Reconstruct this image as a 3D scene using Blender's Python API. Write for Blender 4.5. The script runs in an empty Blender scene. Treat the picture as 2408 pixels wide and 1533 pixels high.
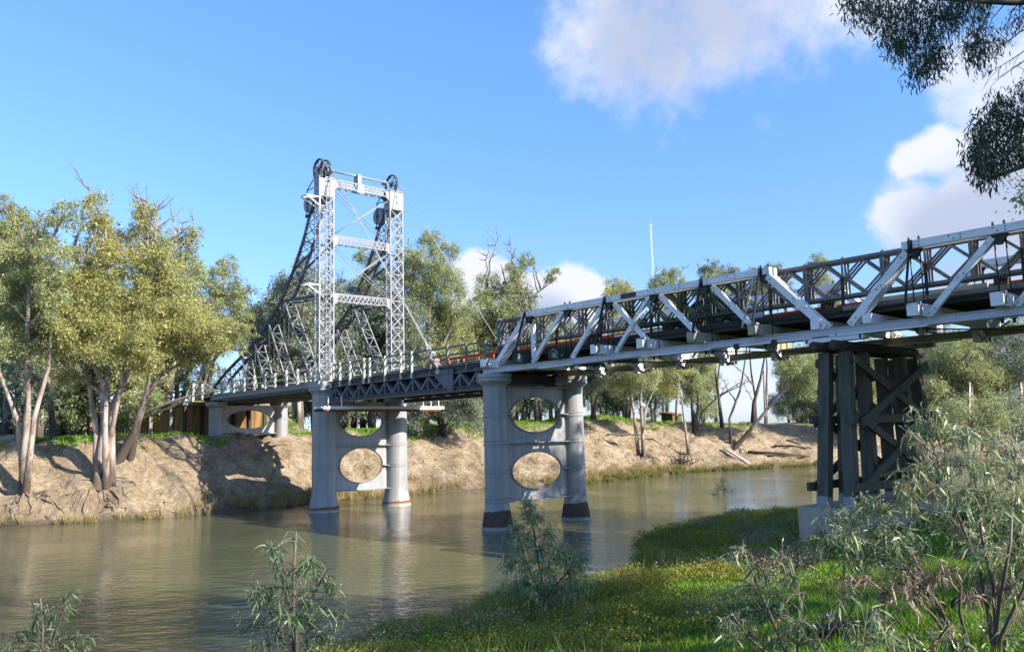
import bpy, math, random
import numpy as np
from mathutils import Vector, Matrix, noise as mnoise
R = math.radians
sc = bpy.context.scene
COL = sc.collection

# ------------------------------------------------------------------ camera
F_PX, PITCH, ROLL, YAW = 3007.18, 0.1285, 0.0270, -0.8313
CAM = Vector((34.17, -29.77, 4.93))
fw = Vector((math.sin(YAW)*math.cos(PITCH), math.cos(YAW)*math.cos(PITCH), math.sin(PITCH)))
rt0 = Vector((math.cos(YAW), -math.sin(YAW), 0)); up0 = rt0.cross(fw)
rt = rt0*math.cos(ROLL) - up0*math.sin(ROLL); up = rt0*math.sin(ROLL) + up0*math.cos(ROLL)
cd = bpy.data.cameras.new('camera'); cam = bpy.data.objects.new('camera', cd); COL.objects.link(cam)
cd.sensor_width = 36; cd.lens = F_PX/3676*36; cd.clip_start = .1; cd.clip_end = 6000
cam.matrix_world = Matrix((( rt.x, up.x, -fw.x, CAM.x), (rt.y, up.y, -fw.y, CAM.y), (rt.z, up.z, -fw.z, CAM.z), (0, 0, 0, 1)))
sc.camera = cam

def ray(px, py):                      # direction seen at a point of a 2408 x 1533 picture
    k = 3676/2408
    return (fw*F_PX + rt*((px-1204)*k) + up*((766.5-py)*k)).normalized()
def at_x(px, py, X): d = ray(px, py); return CAM + d*((X-CAM.x)/d.x)
def at_y(px, py, Y): d = ray(px, py); return CAM + d*((Y-CAM.y)/d.y)
def at_depth(px, py, dep): d = ray(px, py); return CAM + d*(dep/d.dot(fw))
def depth(p): return (Vector(p)-CAM).dot(fw)

# ------------------------------------------------------------------ sky and sun
SUN_AZ, SUN_EL = R(20), R(30)          # azimuth from +X towards +Y
sdir = Vector((math.cos(SUN_AZ)*math.cos(SUN_EL), math.sin(SUN_AZ)*math.cos(SUN_EL), math.sin(SUN_EL)))
w = bpy.data.worlds.new('World'); sc.world = w; w.use_nodes = True
nt = w.node_tree; nt.nodes.clear(); N = nt.nodes.new; LK = nt.links.new
def mth(op, a, b=None, c=None, clamp=False):
    n = N('ShaderNodeMath'); n.operation = op; n.use_clamp = clamp
    for i, v in enumerate((a, b, c)):
        if v is None: continue
        if isinstance(v, (int, float)): n.inputs[i].default_value = v
        else: LK(v, n.inputs[i])
    return n.outputs[0]
out = N('ShaderNodeOutputWorld'); bg = N('ShaderNodeBackground'); bg.inputs[1].default_value = .107
sky = N('ShaderNodeTexSky'); sky.sky_type = 'NISHITA'; sky.sun_disc = False
sky.sun_elevation = SUN_EL; sky.sun_rotation = R(90)-SUN_AZ; sky.air_density = 1.0; sky.dust_density = .4; sky.ozone_density = 2.0
tc = N('ShaderNodeTexCoord'); DIR = tc.outputs['Generated']
tint = N('ShaderNodeMix'); tint.data_type = 'RGBA'; tint.blend_type = 'MULTIPLY'; tint.inputs[0].default_value = 1
LK(sky.outputs[0], tint.inputs[6])
sx = N('ShaderNodeSeparateXYZ'); LK(DIR, sx.inputs[0]); tr_ = N('ShaderNodeValToRGB'); LK(sx.outputs[2], tr_.inputs[0])
for e_, (p_, c_) in zip((tr_.color_ramp.elements[0], tr_.color_ramp.elements[1], tr_.color_ramp.elements.new(.12), tr_.color_ramp.elements.new(.5)), ((0, (.62, .74, 1.15)), (1, (.90, 1.25, 1.45)), (.14, (.68, .84, 1.2)), (.5, (.80, 1.14, 1.42)))): e_.position = p_; e_.color = (*c_, 1)
LK(tr_.outputs[0], tint.inputs[7])
def fbm(scale, detail, rough, off=(0, 0, 0), stretch=(1, 1, 1)):
    m = N('ShaderNodeMapping'); m.inputs['Location'].default_value = off; m.inputs['Scale'].default_value = stretch; LK(DIR, m.inputs[0])
    n = N('ShaderNodeTexNoise'); n.inputs['Scale'].default_value = scale; n.inputs['Detail'].default_value = detail; n.inputs['Roughness'].default_value = rough
    LK(m.outputs[0], n.inputs[0]); return n.outputs[0]
def blobs_mask(bl):
    acc = None
    for (px, py, r) in bl:
        c = ray(px, py); n = N('ShaderNodeVectorMath'); n.operation = 'DISTANCE'; LK(DIR, n.inputs[0]); n.inputs[1].default_value = c
        v = mth('MULTIPLY_ADD', n.outputs['Value'], -1/(r/1970), 1.0)
        acc = v if acc is None else mth('SMOOTH_MAX', acc, v, .6)
    return acc
def smooth(v, a, b):
    n = N('ShaderNodeMapRange'); n.interpolation_type = 'SMOOTHSTEP'; LK(v, n.inputs[0]); n.inputs[1].default_value = a; n.inputs[2].default_value = b
    return n.outputs[0]
CL1 = [(1370, 90, 120), (1480, 110, 170), (1590, 165, 115), (1690, 70, 180), (1810, 20, 190), (1960, 0, 190), (2090, -20, 160), (1650, -110, 320), (1560, 90, 165)]
CL2 = [(2140, 372, 48), (2215, 345, 62), (2320, 345, 90), (2420, 390, 130), (2105, 500, 70), (2180, 520, 90), (2270, 480, 95), (2350, 500, 110), (2440, 510, 140), (2500, 300, 120), (2160, 560, 50)]
CL3 = [(2270, 170, 90), (2350, 200, 110), (2300, 240, 80), (2440, 150, 120)]
CL4 = [(1120, 650, 60), (1180, 690, 80), (1350, 710, 85), (1175, 680, 60), (1250, 715, 70), (1320, 695, 62), (1390, 720, 60), (1150, 760, 90), (1280, 790, 110)]
CL5 = [(1710, 905, 110), (1790, 890, 90), (1450, 960, 100), (2330, 650, 90), (2400, 660, 90), (2250, 660, 60)]
nz = fbm(15, 8, .6); nz2 = fbm(3.5, 5, .5, (3.1, 1.7, .4)); nf = fbm(48, 6, .62, (.7, 4, 1))
def cloud(bl, k, a, b, op=1.0):
    m = blobs_mask(bl); m = mth('ADD', m, mth('MULTIPLY', mth('SUBTRACT', nz, .5), k)); m = mth('ADD', m, mth('MULTIPLY', mth('SUBTRACT', nf, .5), k*.35))
    return mth('MULTIPLY', smooth(m, a, b), op)
c1 = cloud(CL1, 1.7, .0, 1.0, .93); c2 = cloud(CL2, 1.6, .05, .6, .96); c3 = cloud(CL3, 1.5, -.1, .7, .8); c4 = cloud(CL4, 1.0, -.12, .25, .98); c5 = cloud(CL5, 1.2, 0, .7, .8)
dens = mth('MAXIMUM', mth('MAXIMUM', mth('MAXIMUM', c1, c2), mth('MAXIMUM', c3, c4)), c5)
core = mth('ADD', blobs_mask([(1560, 60, 330), (1500, 130, 230), (2380, 540, 230), (2250, 590, 150), (1290, 760, 90), (2230, 560, 170)]), mth('MULTIPLY', mth('SUBTRACT', nz2, .5), 1.3))
gr = smooth(core, -.05, .75)
cc = N('ShaderNodeMix'); cc.data_type = 'RGBA'; LK(gr, cc.inputs[0])
cc.inputs[6].default_value = (4.1, 4.25, 4.75, 1); cc.inputs[7].default_value = (2.45, 2.75, 3.6, 1)
mx = N('ShaderNodeMix'); mx.data_type = 'RGBA'; LK(dens, mx.inputs[0]); LK(tint.outputs[2], mx.inputs[6]); LK(cc.outputs[2], mx.inputs[7])
LK(mx.outputs[2], bg.inputs[0]); LK(bg.outputs[0], out.inputs[0])
sd = bpy.data.lights.new('sun', 'SUN'); sun = bpy.data.objects.new('sun', sd); COL.objects.link(sun)
sd.energy = 4.9; sd.angle = R(.53); sd.color = (1, .94, .84)
sun.rotation_euler = (-sdir).to_track_quat('-Z', 'Y').to_euler(); sun.location = (60, 20, 60)
vs = sc.view_settings; vs.view_transform = 'Standard'; vs.look = 'None'; vs.exposure = 1.1; vs.gamma = 1; vs.use_curve_mapping = False
sc.cycles.max_bounces = 6; sc.cycles.transparent_max_bounces = 4

# ------------------------------------------------------------------ materials
def new_mat(name):
    m = bpy.data.materials.new(name); m.use_nodes = True
    t = m.node_tree; return m, t, t.nodes['Principled BSDF']
def nnoise(t, scale, detail=4, rough=.55, coord='Object', stretch=None, off=None):
    c = t.nodes.new('ShaderNodeTexCoord'); n = t.nodes.new('ShaderNodeTexNoise'); n.inputs['Scale'].default_value = scale
    n.inputs['Detail'].default_value = detail; n.inputs['Roughness'].default_value = rough
    m = t.nodes.new('ShaderNodeMapping'); m.inputs['Scale'].default_value = stretch or (1, 1, 1); m.inputs['Location'].default_value = off or (0, 0, 0)
    t.links.new(c.outputs[coord], m.inputs[0]); t.links.new(m.outputs[0], n.inputs[0]); return n.outputs[0]
def ramp(t, fac, stops):
    r = t.nodes.new('ShaderNodeValToRGB'); e = r.color_ramp.elements
    while len(e) < len(stops): e.new(.5)
    for i, (p, c) in enumerate(stops): e[i].position = p; e[i].color = (*c, 1)
    t.links.new(fac, r.inputs[0]); return r.outputs[0]
def mixc(t, fac, a, b, mode='MIX'):
    m = t.nodes.new('ShaderNodeMix'); m.data_type = 'RGBA'; m.blend_type = mode
    for i, v in ((0, fac), (6, a), (7, b)):
        if isinstance(v, (int, float)): m.inputs[i].default_value = v
        elif isinstance(v, tuple): m.inputs[i].default_value = (*v, 1)
        else: t.links.new(v, m.inputs[i])
    return m.outputs[2]
def bump(t, b, h, strength, dist):
    n = t.nodes.new('ShaderNodeBump'); n.inputs['Strength'].default_value = strength; n.inputs['Distance'].default_value = dist
    t.links.new(h, n.inputs['Height']); t.links.new(n.outputs[0], b.inputs['Normal'])
def paint(name, c, rough=.5, rust=.0, wear=(.7, 1.15), stretch=(1, 1, .25), rustc=(.16, .07, .035), sc1=1.6, metal=0):
    m, t, b = new_mat(name)
    n1 = nnoise(t, sc1, 6, .65, stretch=stretch); lo = tuple(x*wear[0] for x in c); hi = tuple(min(.9, x*wear[1]) for x in c)
    col = ramp(t, n1, [(.28, lo), (.52, c), (.75, hi)])
    if rust:
        n2 = nnoise(t, 3.3, 7, .7, stretch=(1, 1, .45), off=(4, 2, 1)); col = mixc(t, ramp(t, n2, [(.66-rust, (0, 0, 0)), (.76-rust*.6, (1, 1, 1))]), col, rustc)
    t.links.new(col, b.inputs['Base Color']); b.inputs['Roughness'].default_value = rough; b.inputs['Metallic'].default_value = metal; b.inputs['Specular IOR Level'].default_value = .45 if rough < .5 else .12
    bump(t, b, nnoise(t, 22, 4, .6), .15, .01); return m
M = {}
M['tower'] = paint('silver_grey_tower_paint', (.27, .27, .278), .42, .04, (.8, 1.1))
M['steel'] = paint('grey_steel_paint', (.25, .26, .285), .45, .03, (.82, 1.12))
M['column'] = paint('grey_pier_paint', (.295, .29, .285), .45, .035, (.74, 1.2), (2.2, 2.2, .18), (.15, .10, .07), sc1=1.1)
M['girder'] = paint('shaded_girder_paint', (.15, .157, .178), .5, .05, (.75, 1.2))  # darker than the other steel: shade under the deck is put into the colour
M['dark_steel'] = paint('dark_steel_paint', (.085, .09, .10), .5, .06)
M['chord'] = paint('lavender_grey_steel', (.47, .47, .52), .45, .0, (.85, 1.1))
M['white_wood'] = paint('white_painted_timber', (.80, .79, .79), .55, .0, (.82, 1.12), (.35, 3, 3), sc1=3)
M['black_iron'] = paint('black_iron', (.018, .018, .02), .45)
M['olive'] = paint('olive_cream_paint', (.36, .35, .24), .6, .1, (.7, 1.15), (.3, 2, 2))
M['green_wood'] = paint('green_painted_timber', (.045, .07, .055), .6, 0, (.6, 1.3), (2, 2, .3), sc1=2.2)
M['bent_wood'] = paint('blue_green_timber', (.105, .098, .074), .6, 0, (.5, 1.35), (2.5, 2.5, .22), sc1=2.2)
M['bailey'] = paint('weathered_panel_steel', (.20, .20, .20), .5, .1, (.7, 1.2))
M['bailey_green'] = paint('green_panel_steel', (.055, .085, .06), .5, .03, (.7, 1.2))
M['deck'] = paint('dark_deck_timber', (.06, .048, .04), .8, 0, (.55, 1.7), (.25, 4, 4), sc1=2.4)
M['grey_wood'] = paint('weathered_grey_timber', (.22, .20, .17), .8, 0, (.6, 1.3), (3, 3, .3), sc1=3)
M['cream_wood'] = paint('cream_painted_post', (.60, .58, .46), .6, .06, (.7, 1.1), (2, 2, .6), (.3, .22, .12), sc1=4)
M['orange'] = paint('red_orange_rail_paint', (.50, .085, .03), .5, 0, (.8, 1.15))
M['concrete'] = paint('plinth_concrete', (.44, .365, .29), .85, 0, (.75, 1.12), (1, 1, .5), sc1=1.5)
M['brown_wood'] = paint('brown_retaining_timber', (.24, .135, .055), .8, 0, (.4, 1.5), (1.2, 1.2, .25), sc1=1.6)
M['cable'] = paint('steel_cable', (.40, .40, .40), .5)
M['car'] = paint('dark_blue_car_paint', (.012, .02, .05), .2)
M['glass'] = paint('dark_car_glass', (.01, .012, .015), .08)
M['rubber'] = paint('tyre_rubber', (.02, .02, .02), .8)
M['white'] = paint('white_paint', (.75, .75, .74), .5)
M['brown_band'] = paint('brown_waterline_paint', (.105, .068, .058), .9, 0, (.7, 1.3), (1, 1, 1))
M['mud_band'] = paint('mud_stain', (.30, .25, .18), .8, 0, (.6, 1.2), (1, 1, 3), sc1=3)
M['hut'] = paint('hut_timber', (.16, .12, .06), .8)
M['rust'] = paint('rusty_plate', (.22, .085, .04), .7)

def bark(name, pale, mid, dark, z0=1.2):
    m, t, b = new_mat(name)
    n1 = nnoise(t, 2.2, 6, .65, stretch=(1, 1, .3)); col = ramp(t, n1, [(.3, dark), (.45, mid), (.62, pale)])
    n2 = nnoise(t, .8, 3, .5, stretch=(1, 1, .5), off=(2, 7, 3)); col = mixc(t, ramp(t, n2, [(.5, (0, 0, 0)), (.62, (.7, .7, .7))]), col, mid)
    # rough dark stocking of old bark round the butt of the trunk
    c = t.nodes.new('ShaderNodeTexCoord'); s = t.nodes.new('ShaderNodeSeparateXYZ'); t.links.new(c.outputs['Object'], s.inputs[0])
    a = t.nodes.new('ShaderNodeMath'); a.operation = 'MULTIPLY_ADD'; t.links.new(n1, a.inputs[0]); a.inputs[1].default_value = 3.2; t.links.new(s.outputs[2], a.inputs[2])
    r = t.nodes.new('ShaderNodeMapRange'); t.links.new(a.outputs[0], r.inputs[0]); r.inputs[1].default_value = z0+1.3; r.inputs[2].default_value = z0+2.6
    col = mixc(t, r.outputs[0], dark, col)
    t.links.new(col, b.inputs['Base Color']); b.inputs['Roughness'].default_value = .85; bump(t, b, n1, .6, .05); return m
M['bark'] = bark('pale_gum_bark', (.47, .39, .33), (.27, .20, .16), (.085, .06, .045))
M['bark_grey'] = bark('grey_gum_bark', (.36, .31, .27), (.19, .15, .12), (.06, .045, .035), 2.2)
M['bark_dark'] = bark('dark_gum_bark', (.13, .105, .085), (.08, .062, .05), (.035, .027, .02))
M['root'] = bark('grey_brown_root', (.24, .18, .135), (.15, .11, .08), (.07, .05, .038), -5)
M['twig'] = bark('grey_dead_wood', (.32, .28, .25), (.22, .19, .17), (.12, .10, .09), -5)
def leaf(name, cols, trans=.48, rough=.5, cl=.35, spec=.35):
    m, t, b = new_mat(name)
    g = t.nodes.new('ShaderNodeNewGeometry'); col = ramp(t, g.outputs['Random Per Island'], cols)
    n = nnoise(t, cl, 3, .6); col = mixc(t, ramp(t, n, [(.35, (0, 0, 0)), (.65, (.55, .55, .55))]), col, tuple(cols[-1][1]))
    t.links.new(col, b.inputs['Base Color']); b.inputs['Roughness'].default_value = rough; b.inputs['Specular IOR Level'].default_value = spec
    tr = t.nodes.new('ShaderNodeBsdfTranslucent'); t.links.new(col, tr.inputs[0]); mxs = t.nodes.new('ShaderNodeMixShader'); mxs.inputs[0].default_value = trans
    o = t.nodes['Material Output']; t.links.new(b.outputs[0], mxs.inputs[1]); t.links.new(tr.outputs[0], mxs.inputs[2]); t.links.new(mxs.outputs[0], o.inputs[0]); return m
M['leaf_olive'] = leaf('olive_gum_leaf', [(.0, (0.124, 0.167, 0.094)), (.35, (0.224, 0.282, 0.149)), (.7, (0.383, 0.421, 0.191)), (1, (0.540, 0.536, 0.233))])
M['leaf_yellow'] = leaf('yellow_green_gum_leaf', [(.0, (0.132, 0.170, 0.080)), (.3, (0.283, 0.310, 0.128)), (.7, (0.476, 0.468, 0.163)), (1, (0.635, 0.569, 0.217))])
M['leaf_dull'] = leaf('dull_green_gum_leaf', [(.0, (0.100, 0.135, 0.101)), (.4, (0.193, 0.237, 0.170)), (.75, (0.291, 0.336, 0.222)), (1, (0.381, 0.410, 0.285))])
M['leaf_blue'] = leaf('blue_grey_gum_leaf', [(.0, (0.105, 0.128, 0.090)), (.5, (0.195, 0.225, 0.165)), (1, (0.300, 0.330, 0.240))])
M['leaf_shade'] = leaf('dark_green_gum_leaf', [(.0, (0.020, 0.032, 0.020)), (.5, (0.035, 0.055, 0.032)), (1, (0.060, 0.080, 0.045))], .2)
M['leaf_sap'] = leaf('grey_green_sapling_leaf', [(.0, (0.033, 0.070, 0.026)), (.4, (0.066, 0.121, 0.046)), (.75, (0.122, 0.196, 0.084)), (1, (0.160, 0.216, 0.093))], .25, .38, .8, .5)
M['leaf_grey'] = leaf('silver_green_shrub_leaf', [(.0, (0.074, 0.140, 0.058)), (.35, (0.166, 0.267, 0.122)), (.7, (0.293, 0.417, 0.205)), (.93, (0.367, 0.464, 0.213)), (1, (0.367, 0.277, 0.098))], .25, .36, .8, .55)
M['dead_leaf'] = leaf('dry_brown_leaf', [(.0, (0.144, 0.090, 0.048)), (.5, (0.312, 0.228, 0.144)), (1, (0.456, 0.360, 0.252))], .2, .6)
M['weed'] = leaf('yellow_green_weed', [(.0, (0.066, 0.104, 0.013)), (.35, (0.146, 0.192, 0.022)), (.7, (0.265, 0.296, 0.030)), (1, (0.344, 0.296, 0.059))], .35, .55, .45)
M['grass'] = leaf('bright_green_grass', [(.0, (0.066, 0.149, 0.011)), (.5, (0.140, 0.298, 0.022)), (1, (0.247, 0.385, 0.033))], .35, .5, .4)
M['reed'] = leaf('straw_reed', [(.0, (.17, .15, .05)), (.5, (.33, .26, .11)), (1, (.45, .34, .16))], .3, .6, .5)
M['reed_green'] = leaf('green_reed', [(.0, (.07, .09, .015)), (.5, (.15, .16, .03)), (1, (.25, .22, .06))], .3, .6, .5)

def soil():
    m, t, b = new_mat('river_bank_soil')
    n1 = nnoise(t, .55, 8, .65); n2 = nnoise(t, 3.5, 6, .7); n3 = nnoise(t, 14, 5, .7)
    col = ramp(t, n1, [(.3, (.27, .185, .115)), (.45, (.48, .36, .23)), (.64, (.64, .50, .34))])
    col = mixc(t, ramp(t, n2, [(.42, (.6, .6, .6)), (.58, (0, 0, 0))]), col, (.20, .135, .085))
    col = mixc(t, ramp(t, n3, [(.57, (0, 0, 0)), (.66, (.7, .7, .7))]), col, (.13, .10, .065))
    at = t.nodes.new('ShaderNodeAttribute'); at.attribute_name = 'cover'
    sp = t.nodes.new('ShaderNodeSeparateColor'); t.links.new(at.outputs['Color'], sp.inputs[0])
    g1 = nnoise(t, 1.3, 6, .7, off=(5, 1, 2)); gcol = ramp(t, g1, [(.3, (.05, .075, .018)), (.5, (.075, .125, .022)), (.7, (.13, .165, .04))])
    a = t.nodes.new('ShaderNodeMath'); a.operation = 'MULTIPLY_ADD'; t.links.new(g1, a.inputs[0]); a.inputs[1].default_value = 1.1; t.links.new(sp.outputs[0], a.inputs[2])
    r = t.nodes.new('ShaderNodeMapRange'); t.links.new(a.outputs[0], r.inputs[0]); r.inputs[1].default_value = .85; r.inputs[2].default_value = 1.15
    col = mixc(t, r.outputs[0], col, gcol)
    col = mixc(t, sp.outputs[1], col, (.085, .065, .045))          # wet mud along the water
    col = mixc(t, sp.outputs[2], col, (.30, .27, .14))             # dry pasture beyond
    t.links.new(col, b.inputs['Base Color']); b.inputs['Roughness'].default_value = .95; b.inputs['Specular IOR Level'].default_value = .15
    h = t.nodes.new('ShaderNodeMath'); h.operation = 'ADD'; t.links.new(n2, h.inputs[0]); t.links.new(n3, h.inputs[1]); bump(t, b, h.outputs[0], 1.0, .17); return m
M['soil'] = soil()
def water_mat():
    m, t, b = new_mat('muddy_river_water')
    n1 = nnoise(t, .12, 3, .5, stretch=(1, .6, 1)); col = ramp(t, n1, [(.3, (.078, .083, .042)), (.7, (.112, .115, .058))])
    t.links.new(col, b.inputs['Base Color']); b.inputs['Roughness'].default_value = .03; b.inputs['IOR'].default_value = 1.333; b.inputs['Specular IOR Level'].default_value = .62
    c = t.nodes.new('ShaderNodeTexCoord')
    def rip(scale, rot, st, det):
        mp = t.nodes.new('ShaderNodeMapping'); mp.vector_type = 'TEXTURE'; mp.inputs['Rotation'].default_value = (0, 0, rot); mp.inputs['Scale'].default_value = st
        n = t.nodes.new('ShaderNodeTexNoise'); n.inputs['Scale'].default_value = scale; n.inputs['Detail'].default_value = det; n.inputs['Roughness'].default_value = .55
        t.links.new(c.outputs['Object'], mp.inputs[0]); t.links.new(mp.outputs[0], n.inputs[0]); return n.outputs[0]
    a, bb = rip(5.0, R(38), (2.4, 1, 1), 3), rip(1.6, R(60), (2.0, 1, 1), 2)
    n2 = nnoise(t, .09, 3, .5, off=(9, 3, 0))   # calm and ruffled patches
    k = t.nodes.new('ShaderNodeMapRange'); t.links.new(n2, k.inputs[0]); k.inputs[1].default_value = .4; k.inputs[2].default_value = .62; k.inputs[3].default_value = .3; k.inputs[4].default_value = 1.0
    s = t.nodes.new('ShaderNodeMath'); s.operation = 'MULTIPLY_ADD'; t.links.new(bb, s.inputs[0]); s.inputs[1].default_value = 1.6; t.links.new(a, s.inputs[2])
    s2 = t.nodes.new('ShaderNodeMath'); s2.operation = 'MULTIPLY'; t.links.new(s.outputs[0], s2.inputs[0]); t.links.new(k.outputs[0], s2.inputs[1])
    bump(t, b, s2.outputs[0], .85, .06); return m
M['water'] = water_mat()

# ------------------------------------------------------------------ object helpers
def tag(o, label, cat, group=None, kind=None):
    o['label'] = label; o['category'] = cat
    if group: o['group'] = group
    if kind: o['kind'] = kind
    return o
def thing(name, label, cat, loc=(0, 0, 0), group=None):
    o = bpy.data.objects.new(name, None); COL.objects.link(o); o.location = loc; o.empty_display_size = .3
    return tag(o, label, cat, group)
def root_loc(p):
    v = Vector((0, 0, 0))
    while p is not None: v = v+p.location; p = p.parent
    return v
def link_mesh(name, me, m, parent=None):
    o = bpy.data.objects.new(name, me); COL.objects.link(o)
    if m is not None: me.materials.append(m)
    if parent is not None: o.parent = parent
    return o
class MB:
    def __init__(s): s.v = []; s.f = []; s.sm = []; s.mi = []; s.k = 0
    def _add(s, vs, fs, smooth=False):
        b = len(s.v); s.v += [tuple(x) for x in vs]
        for f in fs: s.f.append([b+i for i in f]); s.sm.append(smooth); s.mi.append(s.k)
        return s
    def box(s, x0, x1, y0, y1, z0, z1):
        return s._add([(x0, y0, z0), (x1, y0, z0), (x1, y1, z0), (x0, y1, z0), (x0, y0, z1), (x1, y0, z1), (x1, y1, z1), (x0, y1, z1)],
                      [(0, 3, 2, 1), (4, 5, 6, 7), (0, 1, 5, 4), (1, 2, 6, 5), (2, 3, 7, 6), (3, 0, 4, 7)])
    def bar(s, p, q, a, b, side=None):            # rectangular bar, a = width along side, b = the other
        p = Vector(p); q = Vector(q); d = (q-p).normalized()
        sd_ = Vector(side) if side else Vector((0, 1, 0))
        sd_ = sd_-d*sd_.dot(d)
        if sd_.length < 1e-4: sd_ = Vector((1, 0, 0))-d*d.x
        sd_.normalize(); n = d.cross(sd_); A = sd_*a/2; B = n*b/2
        return s._add([p-A-B, p+A-B, p+A+B, p-A+B, q-A-B, q+A-B, q+A+B, q-A+B], [(0, 3, 2, 1), (4, 5, 6, 7), (0, 1, 5, 4), (1, 2, 6, 5), (2, 3, 7, 6), (3, 0, 4, 7)])
    def ibeam(s, p, q, wd, ht, t=.03):              # I section with the web upright
        p = Vector(p); q = Vector(q); s.bar(p, q, .03, ht-2*t-.004)
        for z in (-1, 1): dz = Vector((0, 0, z*(ht-t)/2)); s.bar(p+dz, q+dz, wd, t)
        return s
    def tube(s, pts, rad, n=8, cap=True):
        pts = [Vector(p) for p in pts]; rings = []; ref = None
        if isinstance(rad, (int, float)): rad = [rad]*len(pts)
        vs = []
        for i, p in enumerate(pts):
            d = (pts[min(i+1, len(pts)-1)]-pts[max(i-1, 0)])
            d = d.normalized() if d.length > 1e-6 else Vector((0, 0, 1))
            if ref is None: ref = Vector((1, 0, 0)) if abs(d.x) < .8 else Vector((0, 1, 0))
            a = ref-d*ref.dot(d); a.normalize(); ref = a; b = d.cross(a)
            for j in range(n): t = 2*math.pi*j/n; vs.append(p+(a*math.cos(t)+b*math.sin(t))*rad[i])
        fs = [(i*n+j, i*n+(j+1) % n, (i+1)*n+(j+1) % n, (i+1)*n+j) for i in range(len(pts)-1) for j in range(n)]
        s._add(vs, fs, True)
        if cap:
            b = len(s.v)-len(vs); s.f.append([b+j for j in range(n-1, -1, -1)]); s.f.append([b+(len(pts)-1)*n+j for j in range(n)]); s.sm += [False, False]; s.mi += [s.k, s.k]
        return s
    def lathe(s, prof, cx, cy, n=40):               # prof: (r, z); a None entry breaks the smooth run
        runs = [[]]
        for p in prof:
            if p is None: runs.append([])
            else: runs[-1].append(p)
        for run in runs:
            vs = [(cx+r*math.cos(2*math.pi*j/n), cy+r*math.sin(2*math.pi*j/n), z) for r, z in run for j in range(n)]
            s._add(vs, [(i*n+j, i*n+(j+1) % n, (i+1)*n+(j+1) % n, (i+1)*n+j) for i in range(len(run)-1) for j in range(n)], True)
        return s
    def prism(s, poly, d):                          # polygon of 3D points swept by d
        n = len(poly); d = Vector(d); a = [Vector(p) for p in poly]
        return s._add(a+[p+d for p in a], [list(range(n-1, -1, -1)), list(range(n, 2*n))]+[(i, (i+1) % n, n+(i+1) % n, n+i) for i in range(n)])
    def disc(s, c, axis, r, t, n=24):
        c = Vector(c); ax = Vector(axis).normalized(); return s.tube([c-ax*t/2, c+ax*t/2], r, n)
    def build(s, name, m, parent=None, label=None):
        off = root_loc(parent); me = bpy.data.meshes.new(name)
        me.from_pydata([(x-off.x, y-off.y, z-off.z) for x, y, z in s.v], [], s.f)
        me.polygons.foreach_set('use_smooth', s.sm)
        ms = m if isinstance(m, list) else [m]
        if len(ms) > 1: me.polygons.foreach_set('material_index', s.mi)
        o = link_mesh(name, me, ms[0], parent)
        for x in ms[1:]: me.materials.append(x)
        if label: o['label'] = label
        return o
def quads_mesh(name, V, nq_per=4):                  # V: (n, 4, 3) quads
    n = len(V); me = bpy.data.meshes.new(name); me.vertices.add(n*4); me.loops.add(n*4); me.polygons.add(n)
    me.vertices.foreach_set('co', V.astype(np.float32).ravel()); me.loops.foreach_set('vertex_index', np.arange(n*4, dtype=np.int32))
    me.polygons.foreach_set('loop_start', np.arange(0, n*4, 4, dtype=np.int32)); me.polygons.foreach_set('loop_total', np.full(n, 4, np.int32))
    me.update(calc_edges=True); return me
def strips_mesh(name, S):                           # S: (n, k, 2, 3) ribbons of k cross lines
    n, k = S.shape[:2]; me = bpy.data.meshes.new(name); me.vertices.add(n*k*2); nq = n*(k-1); me.loops.add(nq*4); me.polygons.add(nq)
    me.vertices.foreach_set('co', S.astype(np.float32).ravel())
    b = (np.arange(n)*k*2)[:, None]+(np.arange(k-1)*2)[None]; q = np.stack([b, b+1, b+3, b+2], -1).reshape(-1)
    me.loops.foreach_set('vertex_index', q.astype(np.int32)); me.polygons.foreach_set('loop_start', np.arange(0, nq*4, 4, dtype=np.int32)); me.polygons.foreach_set('loop_total', np.full(nq, 4, np.int32))
    me.polygons.foreach_set('use_smooth', np.ones(nq, bool)); me.update(calc_edges=True); return me
def unit(a): return a/np.maximum(np.linalg.norm(a, axis=-1, keepdims=True), 1e-9)

# ------------------------------------------------------------------ terrain
def vnoise(x, y, seed=0):
    xi = np.floor(x).astype(np.int64); yi = np.floor(y).astype(np.int64); fx = x-xi; fy = y-yi
    def h(a, b):
        n = (a*374761393+b*668265263+seed*1442695041) & 0x7fffffff; n = ((n ^ (n >> 13))*1274126177) & 0x7fffffff; return ((n ^ (n >> 16)) & 0xffff)/65535.
    u = fx*fx*(3-2*fx); v = fy*fy*(3-2*fy)
    return (h(xi, yi)*(1-u)+h(xi+1, yi)*u)*(1-v)+(h(xi, yi+1)*(1-u)+h(xi+1, yi+1)*u)*v-.5
def fb(x, y, o=4, seed=0):
    s = 0; a = 1.
    for i in range(o): s = s+a*vnoise(x*2**i, y*2**i, seed+i); a *= .5
    return s
FAR = np.array([(-2000, -300), (-300, -70), (-60, -36), (-30, -30), (-17.7, -27.1), (-13, -25.3), (-8.3, -24.0), (-2, -24.3), (3, -26), (12.7, -26.2), (20.6, -25.3), (31, -22.5), (42, -24.5), (51, -26), (62, -21.8), (71.5, -19.4), (77, -15), (91.5, -1.4), (110, 16), (125, 50), (135, 140), (400, 2000)])
NEAR = np.array([(-2000, -250), (-300, -20), (-60, 18), (-40, 20), (-25, 17.9), (-19.4, 16.7), (-15, 16), (-12.8, 16), (-9.7, 15.6), (-6.8, 15.0), (-4, 13), (-.5, 10.2), (3.3, 8.5), (10, 7.9), (15, 9.4), (25, 13), (35, 19), (50, 32), (70, 62), (85, 110), (100, 180), (300, 2000)])
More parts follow.
